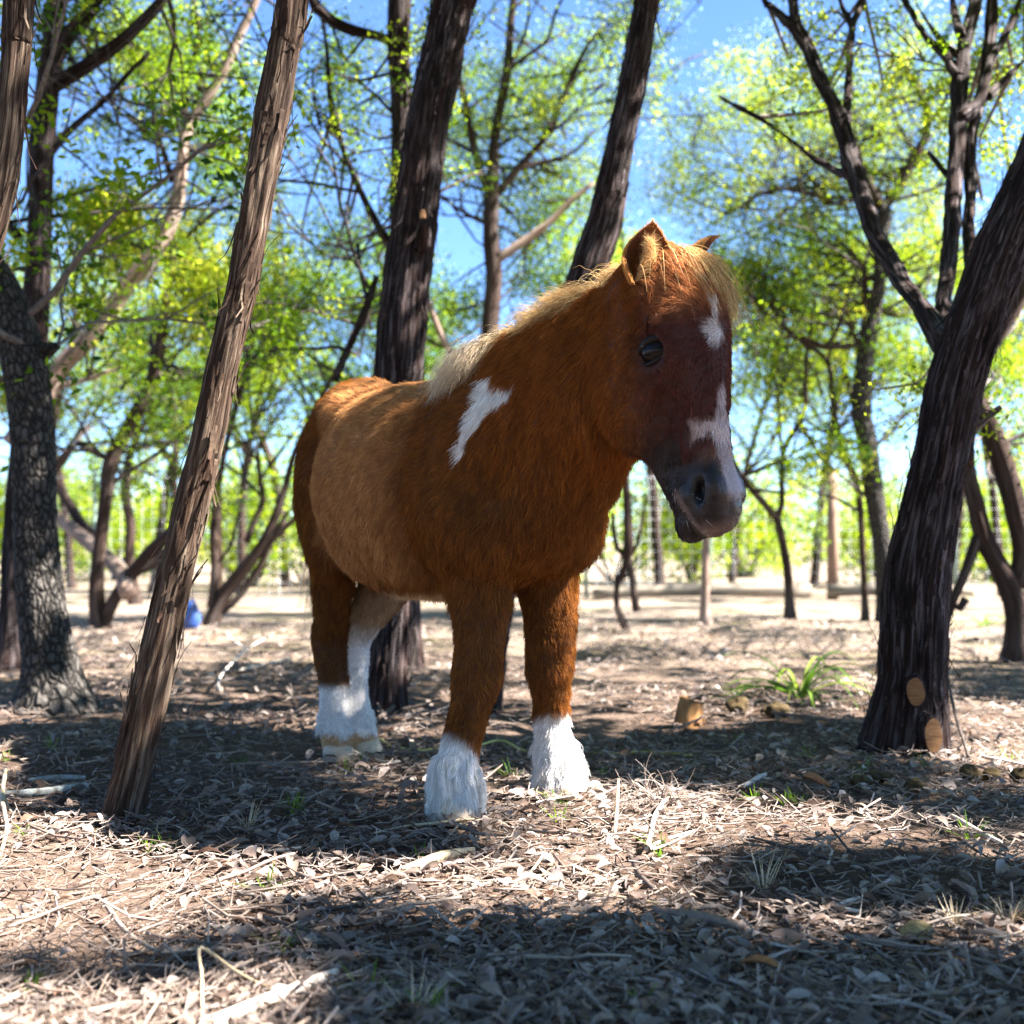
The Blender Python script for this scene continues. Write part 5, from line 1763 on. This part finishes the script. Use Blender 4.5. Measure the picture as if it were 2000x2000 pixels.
def stick(label, rows, mat, f=ident, up=.006, name='stick', cat='stick', forks=(), k=8, lift=None):
    """rows (x, y, width px) in a crop; each point lies on the ground"""
    def path(rows):
        out = []
        for i, q in enumerate(rows):
            u, v = f(q[0], q[1])
            g = G(u, v)
            w = q[2] * .40 * g[1] / FPX
            out.append(np.concatenate([g + np.array([0, 0, up + w * .6 + (q[3] if len(q) > 3 else 0)]), [w]]))
        return spline(np.array(out), .015)
    mb = MB()
    for rw in (rows,) + tuple(forks):
        c = path(rw)
        rr = c[:, 3] * (1 + .3 * (fbm(c[:, :3] * 40, 2, 7) - .5))
        V, F, T, bk = tube(c[:, :3] + .4 * c[:, 3:4] * (fbm(c[:, :3] * 25 + 3, 2, 9)[:, None] - .5), rr, k)
        mb.add(V, F, T, bk=bk)
    me = mb.mesh(name)
    me.attributes.new('lv', 'FLOAT', 'POINT').data.foreach_set('value', np.full(len(me.vertices), rs.random(), np.float32))
    return tag(link(name, me, mat), label, cat)


stick('long crooked bare branch snaking across the left foreground', [(560, 1300, 14), (610, 1380, 13), (690, 1470, 12), (790, 1540, 12), (900, 1580, 12), (1010, 1570, 12), (1100, 1545, 12), (1250, 1570, 11), (1400, 1620, 10), (1510, 1670, 9)], M_stick, cA, forks=[[(1120, 1545, 8), (1125, 1500, 5, .02), (1122, 1470, 3, .035)]], name='branch', cat='branch')
stick('thick split piece of pale rotten wood at the bottom edge left of centre', [(1150, 1960, 30), (1350, 1890, 34), (1550, 1815, 36), (1700, 1750, 32), (1810, 1690, 20)], M_bleach, cA, name='rotten_branch', cat='branch')
stick('snapped white straw stem standing bent near the bottom edge', [(1500, 1785, 6), (1300, 1740, 8, .01), (1085, 1700, 9, .035), (1088, 1800, 8, .02), (1090, 1940, 8)], M_straw, cA, name='straw_stem', cat='straw')
stick('dark curved branch lying below the sunlit leaves left of centre', [(1340, 1330, 7), (1480, 1360, 11), (1600, 1385, 13), (1760, 1345, 12), (1960, 1320, 9)], M_darkw, cA, name='branch', cat='branch')
stick('short stick crusted with pale blue lichen in the shade', [(1260, 1050, 7), (1400, 1030, 10), (1630, 1008, 9)], M_lichen, cA)
stick('lichen covered rotten branch left of the foot of the leaning cedar', [(-40, 720, 16), (120, 718, 20), (280, 705, 22), (470, 675, 18)], M_lichen, cA, name='rotten_branch', cat='branch')
stick('shorter lichen covered branch behind the rotten one at left', [(150, 640, 10), (300, 632, 16), (460, 628, 12)], M_lichen, cA, name='rotten_branch', cat='branch')
stick('straight pale stick just right of the leaning cedar, in its shade', [(870, 412, 7), (1040, 400, 9), (1210, 385, 8)], M_stick, cA)
stick('long thin stick in the dark shade between the cedar and the hind feet', [(1100, 555, 6), (1400, 545, 7), (1740, 538, 7)], M_stick, cA)
stick('pale twig running into the foot of the leaning cedar from the left', [(170, 685, 6), (370, 662, 7), (575, 645, 6)], M_stick, cA)
stick('thin bowed stick in front of the foot of the leaning cedar', [(40, 730, 5), (230, 755, 6), (400, 808, 6), (560, 835, 5), (680, 838, 4)], M_stick, cA)
stick('forked sunlit branch cut by the left edge of the picture', [(30, 650, 9, .03), (12, 790, 11, .02), (35, 900, 11), (0, 1050, 9)], M_straw, cA, forks=[[(15, 770, 7, .02), (70, 830, 6)]], name='branch', cat='branch')
stick('thin broken twig with side shoots just under the near forefoot', [(205, 375, 5), (400, 335, 7), (560, 320, 8), (700, 300, 7), (870, 298, 5)], M_straw, cB, forks=[[(590, 440, 5), (650, 360, 6), (690, 320, 5)]], name='broken_twig', cat='twig')
stick('brown stick lying right of the near forefoot', [(980, 345, 8), (1120, 365, 11), (1260, 372, 11), (1400, 388, 8)], M_stick, cB)
stick('broad strip of sunlit bark in the middle of the foreground', [(370, 580, 16), (500, 540, 26), (640, 500, 26), (760, 465, 12)], M_straw, cB, name='bark_strip', cat='bark')
stick('long thin stick along the edge of the sunlit bark strip', [(270, 610, 6), (420, 588, 7), (700, 572, 7), (900, 550, 7), (1060, 500, 6), (1190, 470, 4)], M_stick, cB)
stick('pale forked branch rising beside the clump of curly dry grass', [(1690, 465, 12), (1715, 380, 12), (1735, 290, 13), (1790, 205, 13), (1870, 140, 10), (1940, 100, 8)], M_bleach, cB, forks=[[(1725, 440, 9), (1820, 400, 8), (1930, 365, 6)]], name='branch', cat='branch')
stick('straight straw coloured stick leaning up in the middle foreground', [(960, 670, 6), (1050, 605, 7), (1140, 535, 5, .015)], M_straw, cB)
stick('straight brown twig beside the upright grey leaf in the foreground', [(585, 722, 6), (730, 680, 7), (880, 630, 6)], M_stick, cB)
stick('long straw pointing right in the sunlit litter', [(1210, 682, 7), (1480, 715, 8), (1770, 755, 7)], M_straw, cB, name='straw_stem', cat='straw')
stick('weathered stick crossing the long straw at its right end', [(1590, 475, 10), (1640, 580, 13), (1700, 655, 13), (1790, 725, 10)], M_stick, cB)
stick('short upright peg of dead wood near the dry grass clump', [(1520, 375, 8), (1530, 310, 9, .02), (1540, 220, 6, .05)], M_straw, cB, name='wood_peg', cat='stick')
stick('pale bent stick in the dark shade at bottom centre', [(1165, 1100, 6), (1310, 1128, 8), (1480, 1092, 7)], M_straw, cB)
stick('short thick grey log in the shade right of the bottom centre', [(-60, 1080, 24), (150, 1125, 32), (300, 1155, 32), (430, 1172, 26)], M_stick, cC, name='short_log', cat='log')
stick('white forked bone like stick in the sunlit dip at right', [(1045, 1002, 8), (960, 1030, 12), (880, 1060, 12)], M_bleach, cC, forks=[[(880, 1062, 10), (970, 1066, 11), (1050, 1078, 10)]], name='forked_stick')
stick('bleached forked stick in the shade left of the horse droppings', [(365, 412, 9), (440, 388, 13), (500, 350, 13), (540, 328, 8)], M_bleach, cC, forks=[[(515, 348, 7), (575, 352, 5)]], name='forked_stick')
stick('orange brown slab of bark standing on the shade edge', [(745, 365, 10, .01), (800, 382, 20, .01), (880, 405, 12, .005)], M_orange, cC, name='bark_slab', cat='bark')
stick('bare weathered branch slanting down at the right of the mound', [(1525, 545, 9), (1600, 595, 14), (1700, 655, 13), (1810, 705, 9)], M_bleach, cC, name='branch', cat='branch')
stick('grey stick lying on the shaded slope of the mound', [(1080, 835, 11), (1220, 812, 13), (1375, 788, 10)], M_stick, cC)
stick('thin dark twig running along the top of the shaded hollow', [(540, 700, 5), (660, 735, 6), (780, 782, 6), (900, 800, 5), (1090, 805, 5), (1380, 782, 4)], M_darkw, cC, name='long_twig', cat='twig')
stick('crooked root like stick left of the sawn cedar', [(905, 80, 5), (970, 120, 7), (1040, 155, 9), (1160, 172, 9)], M_stick, cC)
stick('bleached stick lying right of the foot of the sawn cedar', [(1685, 228, 8), (1800, 255, 11), (1960, 288, 10)], M_bleach, cC)
stick('dark bare stem leaning against the foot of the sawn cedar', [(1490, 0, 6, .22), (1550, 115, 8, .08), (1635, 240, 9)], M_darkw, cC, name='branch', cat='branch')
stick('pale stick pointing up from the bottom edge at right', [(1395, 1440, 6), (1440, 1540, 8), (1485, 1660, 8)], M_straw, cC)
stick('long pale stick in the bottom right corner', [(1490, 1590, 8), (1700, 1625, 10), (1960, 1662, 9)], M_stick, cC)
stick('dark dead branch with a raised fork under the belly of the pony', [(500, 1010, 12), (580, 965, 12, .01), (640, 915, 11, .02), (690, 900, 9, .10), (725, 890, 8, .20), (716, 885, 6, .245)], M_darkw, c3, forks=[[(640, 960, 8, .01), (780, 935, 7, .015), (855, 920, 5, .02)], [(560, 1020, 8), (525, 960, 6, .02), (505, 930, 5, .03)]], name='dead_branch', cat='branch')
stick('grey root like stick behind the dark dead branch', [(525, 885, 10), (640, 900, 12), (760, 925, 11), (880, 945, 8)], M_stick, c3)
stick('bleached dead branch with a side fork behind the leaning cedar', [(1175, 1940, 7), (1195, 1900, 7, .03), (1330, 1780, 6, .05), (1480, 1715, 4, .08)], M_bleach, c5, forks=[[(1330, 1780, 6, .05), (1225, 1735, 4, .08)]], name='dead_branch', cat='branch')
stick('second bleached branch lying behind the forked dead one', [(1290, 1830, 6), (1420, 1800, 7), (1560, 1770, 7)], M_bleach, c5, name='dead_branch', cat='branch')
M_green = plain('green_stem', (.42, .40, .10), (.55, .50, .16), 40, .6, .3)
stick('long yellow green vine stem trailing past the forefeet', [(395, 1125, 5), (500, 1112, 6, .01), (600, 1140, 6), (740, 1165, 6), (840, 1155, 6), (980, 1160, 6), (1100, 1145, 6, .01), (1190, 1135, 6, .012), (1320, 1168, 6), (1480, 1172, 5), (1640, 1170, 5), (1760, 1182, 5), (1960, 1170, 5), (2210, 1190, 5)], M_green, c3, name='vine_stem', cat='stem')

ob = bpy.data.objects.new('fallen_leaf', None)
V, F = leaf_shape(.062, .026, .12, .2, rs)
g = G(1483, 1908)
ob = link('fallen_leaf', mesh_np('fallen_leaf', rotz(V, -.35) + g + np.array([0, 0, .012]), F, attrs={'lv': np.full(len(V), .3)}), M_orange)
tag(ob, 'single orange brown oak leaf lying in the dark shade at bottom right', 'leaf')
V, F = leaf_shape(.045, .024, .2, .3, rs)
g = G(1168, 1752)
V = np.stack([V[:, 1], V[:, 2] * .4, V[:, 0] + .03], -1)
V, F2 = leaf_shape(.055, .026, .15, .3, rs)
tag(link('fallen_leaf', mesh_np('fallen_leaf', rotz(V, .2) * np.array([1, 1, 1]) + G(1035, 1752) + np.array([0, 0, .02]), F2, attrs={'lv': np.full(len(V), .02)}), M_lit), 'dark brown curled leaf in the middle of the sunlit litter', 'leaf')


# grass
def blades(c, n, L, spread, w, rs, lv=(0, 1), droop=1.0, seg=5):
    mb = MB()
    for i in range(n):
        a = rs.uniform(0, 2 * math.pi)
        d = np.array([math.cos(a), math.sin(a), 0])
        l = L * rs.uniform(.5, 1.1)
        tilt = spread * rs.uniform(.2, 1.1)
        s = np.array([-d[1], d[0], 0])
        p = c + d * rs.uniform(0, .012)
        V = []
        v = norm(d * tilt + ZU)
        for k in range(seg + 1):
            t = k / seg
            ww = w * (1 - t ** 2.2) * .5 + .0002
            V += [p - s * ww, p + d * 0 + ZU * ww * -.3, p + s * ww]
            v = norm(v + (d * .25 - ZU * .42) * droop * tilt / seg * 2)
            p = p + v * l / seg
        F = []
        for k in range(seg):
            for e in (0, 1):
                b = k * 3 + e
                F.append([b, b + 1, b + 4, b + 3])
        mb.add(np.array(V), F, lv=np.full(len(V), rs.uniform(*lv)))
    return mb


ZU = np.array([0, 0, 1.])
tufts = [cA(800, 985), cA(905, 985), cA(140, 905), cA(30, 500), cA(280, 440), cA(1290, 520), cA(1560, 800), cA(1440, 1210), cA(1530, 1520), cA(170, 1730), cB(510, 1330), cB(1650, 1300), cB(205, 1220), cB(1770, 460), cB(470, 460), cB(1215, 270), cB(970, 50), cB(60, 20),
         cC(480, 450), cC(650, 470), cC(720, 460), cC(400, 120), cC(1060, 290), cC(1400, 250), cC(1640, 640), cC(120, 270), cC(1860, 230), cC(780, 210), c3(430, 1210), c3(1480, 1480 - 60), c3(1740, 1280), c3(80, 1460)]
for u, v in tufts:
    g = G(u, v)
    mb = blades(g - ZU * .005, int(rs.integers(9, 17)), rs.uniform(.03, .055), .9, .0028, rs)
    tag(link('grass_tuft', mb.mesh('grass_tuft'), M_grass), 'small green grass tuft pushing up through the litter', 'grass tuft', 'small green grass tufts in the litter')
for (u, v), n, L, lab in ((cC(530, 930), 22, .075, 'stiff dry straw coloured grass standing in the middle of the right foreground'), (cC(1850, 1100), 40, .05, 'dry grass tussock at the right edge beside the shaded hollow'), (cA(1330, 880), 26, .06, 'dry grass tuft in the shade below the hind feet'),
                          (cB(430, 1340), 16, .06, 'dry straw tuft at the bottom edge left of centre'), (cC(1560, 1120), 34, .045, 'curly dry grass on the lit rim behind the round dropping')):
    mb = blades(G(u, v) - ZU * .004, n, L, .9, .0016, rs, droop=.8)
    tag(link('dry_grass_tuft', mb.mesh('dry_grass_tuft'), M_straw), lab, 'grass tuft')
# the big curly clump right of the forefeet: wiry, looping stems
mb = MB()
g0 = G(1290, 1570)
for i in range(150):
    a = rs.uniform(0, 2 * math.pi)
    d = np.array([math.cos(a), math.sin(a) * .8, 0])
    p = g0 + d * rs.uniform(0, .06)
    v = norm(d * rs.uniform(.3, 1.2) + ZU)
    cur = rs.normal(0, .5, 3) * np.array([1, 1, .5])
    path = [p]
    n = 8
    l = rs.uniform(.03, .11)
    for k in range(n):
        v = norm(v + cur * .5 + ZU * -.12)
        path.append(path[-1] + v * l / n)
    path = np.array(path)
    path[:, 2] = np.maximum(path[:, 2], gz(path[:, 0], path[:, 1]) + .002)
    V, F, T, bk = tube(path, np.linspace(.0008, .0004, n + 1), 4, cap=False)
    mb.add(V, F, T, lv=np.full(len(V), rs.random()))
tag(link('dry_grass_clump', mb.mesh('dry_grass_clump'), M_stick), 'wiry curly clump of dead grass right of the forefeet', 'grass clump')
for u, v, L, n, y_, lab in ((1562, 1358, .40, 30, 0, 'strap leaved green plant sprawling in front of the big sawn cedar'), (1922, 1222, .34, 18, 0, 'small strap leaved green plant behind the sawn cedar at right')):
    mb = MB()
    c = G(u, v)
    for q in range(n):
        a = rs.uniform(0, 2 * math.pi)
        d = np.array([math.cos(a), math.sin(a) * .8, 0])
        sdv = np.array([-d[1], d[0], 0])
        l, tl, w = L * rs.uniform(.55, 1.1), rs.uniform(.45, 1.6), .016 * rs.uniform(.7, 1.2)
        vv_, p, V = norm(d * tl + ZU), c + d * .01 - ZU * .01, []
        for k in range(11):
            t = k / 10
            ww = w * (1 - t ** 3) * .5 * min(1, .5 + t * 3) + .0004
            V += [p - sdv * ww, p - ZU * ww * .5, p + sdv * ww]
            vv_ = norm(vv_ + (d * .06 - ZU * .26) * (.4 + t))
            p = p + vv_ * l / 10
            p[2] = max(p[2], float(gz(p[0], p[1])) + .004)
        mb.add(np.array(V), [[k * 3 + e, k * 3 + e + 1, k * 3 + e + 4, k * 3 + e + 3] for k in range(10) for e in (0, 1)], lv=np.full(len(V), rs.random()))
    root = thing('strap_leaf_plant', G(u, v), lab, 'plant')
    link('leaves', mb.mesh('leaves'), M_strap, root)

# droppings
for u, v, r, lab in ((cC(1050, 370)[0], cC(1050, 375)[1], .019, 'dark double ball of horse dung left of the sawn cedar shade'), (cC(1130, 350)[0], cC(1130, 352)[1], .020, 'mossy dark ball of horse dung beside the double one'),
                     (cC(1345, 0)[0], cC(1345, 400)[1], .018, 'single olive ball of horse dung in the shade below the cedar'), (cC(1650, 0)[0], cC(1650, 340)[1], .022, 'dark ball of horse dung near the right edge, left of a pair'),
                     (cC(1745, 0)[0], cC(1745, 338)[1], .018, 'dark ball of horse dung near the right edge, right of a pair'), (cC(1915, 0)[0], cC(1915, 350)[1], .022, 'ball of horse dung cut by the right edge'),
                     (cC(1345, 0)[0], cC(1345, 1195)[1], .018, 'round straw filled dropping lit by the sun at lower right'), (1515, 1398, .028, 'clod of old dung behind the shade left of the sawn cedar'), (1440, 1388, .028, 'crumbled clod of old dung right of the little sawn stump')):
    g = G(u, v)
    V, F = ball(g + ZU * r * .55, np.eye(3), (r * 1.2, r, r * .8), 26, 18)
    V = V + (V - (g + ZU * r * .55)) * ((fbm(V * (1.3 / r), 3, 4) - .5) * 1.5)[:, None]
    tag(link('horse_dropping', mesh_np('horse_dropping', V, F), M_dung if 'straw' not in lab else M_dungl), lab, 'dropping')

# sawn stump, blue bag, scars on the trunks
g = G(1345, 1412)
M_splitw = plain('split_wood', (.14, .055, .02), (.50, .26, .10), 30, .8, .2, (1, 1, .25), .004)
root = thing('tree_stump', g, 'little freshly sawn stump of split orange wood on the lit ground', 'stump')
V, F, T, bk = tube(np.array([g - ZU * .03, g + ZU * .02, g + ZU * .05, g + ZU * .068 + np.array([.006, 0, 0])]), np.array([.050, .044, .040, .038]), 20, cedar_disp(.012, 7), cap=False)
link('split_side', mesh_np('split_side', V, F, T, {'bk': bk}), M_splitw, root)
th = np.arange(20) * 2 * math.pi / 20
top = [g + np.array([.006 + .036 * math.cos(a), .036 * math.sin(a), .066 + .014 * (math.cos(a * 2 + 1) > 0)]) for a in th]
link('cut_face', mesh_np('cut_face', top + [g + np.array([.006, 0, .072])], None, [[i, (i + 1) % 20, 20] for i in range(20)], smooth=False), M_cutwood, root)

M_blue = plain('blue_plastic', (.02, .06, .24), (.04, .10, .34), 12, .45, .5)
g = G(372, 1228)
V, F = ball(g + ZU * .07, np.eye(3), (.06, .05, .10), 26, 18)
V = V + (V - g) * ((fbm(V * 16, 3, 14) - .5) * .5)[:, None]
V[:, 2] = np.maximum(V[:, 2], g[2])
tag(link('plastic_bag', mesh_np('plastic_bag', V, F), M_blue), 'crumpled blue plastic bag on the ground behind the leaning cedar', 'bag')


def scar(root, pts, v, w, h, side, name='sawn_scar', tilt=.5, proud=.012, dz=0):
    """an oval saw cut standing on a stub, on the camera side of a trunk"""
    i = np.abs(HOR - (pts[:, 2] - CAMH) / pts[:, 1] * FPX - v).argmin()
    c, r = pts[i, :3], pts[i, 3]
    n = norm(np.array([math.sin(side), -math.cos(side), 0]))
    up = norm(np.array([0, 0, 1.]) + n * tilt * .2)
    lat = np.cross(n, up)
    r = r * (1 + .3 * math.exp(-max(c[2], 0) / .09)) + .012
    c1 = c + n * (r * 1.0 + proud)
    c0 = c + n * (r * .35)
    N = 24
    a = np.arange(N) * 2 * math.pi / N
    ov = lambda c, k: np.array([c + lat * w * k * math.cos(x) * (1 + .12 * math.sin(x * 2)) + up * h * k * math.sin(x) for x in a])
    V = np.vstack([ov(c0, 1.5), ov(c1 - n * .006, 1.12), ov(c1, 1.0)])
    F = [[q * N + j, q * N + (j + 1) % N, (q + 1) * N + (j + 1) % N, (q + 1) * N + j] for q in range(2) for j in range(N)]
    stub = link('branch_stub', mesh_np('branch_stub', V, F, attrs={'bk': V}), M_dark, root)
    V = np.vstack([ov(c1 + n * .002, 1.0), ov(c1 + n * .003, .5), (c1 + n * .003)[None]])
    F = [[j, (j + 1) % N, N + (j + 1) % N, N + j] for j in range(N)]
    T = [[N + j, N + (j + 1) % N, 2 * N] for j in range(N)]
    link('cut_face', mesh_np('cut_face', V, F, T), M_cutwood, stub)


scar(t11, t11p[0], 1338, .022, .036, -.20, proud=.004)
scar(t11, t11p[0], 1425, .023, .044, .16, tilt=.3, proud=.004)
scar(t7, t7p[0], 432, .011, .019, .40, proud=.0)

# loose strips of bark on the near trunks
for root, pts, n, mat, smx, ln in ((t1, t1p[0], 420, M_red, .030, (.02, .10)), (t2, t2p[0], 260, M_red, .03, (.03, .12)), (t7, t7p[0], 800, M_dark, .05, (.03, .16)), (t9, t9p[0], 600, M_dark, .04, (.03, .13)), (t11, t11p[0], 900, M_dark, .05, (.03, .15))):
    mb = MB()
    t, nn, bb = frames(pts[:, :3])
    for i in range(n):
        j = rs.integers(4, len(pts) - 4)
        a = rs.uniform(0, 2 * math.pi)
        o = nn[j] * math.cos(a) + bb[j] * math.sin(a)
        s = np.cross(t[j], o)
        p0 = pts[j, :3] + o * pts[j, 3] * 1.02
        l = rs.uniform(*ln)
        w = rs.uniform(.0012, .005)
        sgn = rs.choice([-1, 1])
        peel = rs.uniform(.05, .4) * l
        V = []
        for k in range(5):
            q = k / 4
            p = p0 + t[j] * sgn * l * q + o * (peel * q ** 2.2 + .003) + s * .1 * l * q * rs.normal(0, .5)
            V += [p - s * w * (1 - .6 * q), p + s * w * (1 - .6 * q)]
        V = np.array(V)
        F = [[k * 2, k * 2 + 1, k * 2 + 3, k * 2 + 2] for k in range(4)]
        b = np.stack([np.full(10, math.cos(a) * .04), np.full(10, math.sin(a) * .04), np.repeat(np.arange(5) * l / 4 + j * .01, 2)], -1)
        mb.add(V, F, bk=b)
    tag(link('bark_shreds', mb.mesh('bark_shreds'), mat, root), kind='stuff')
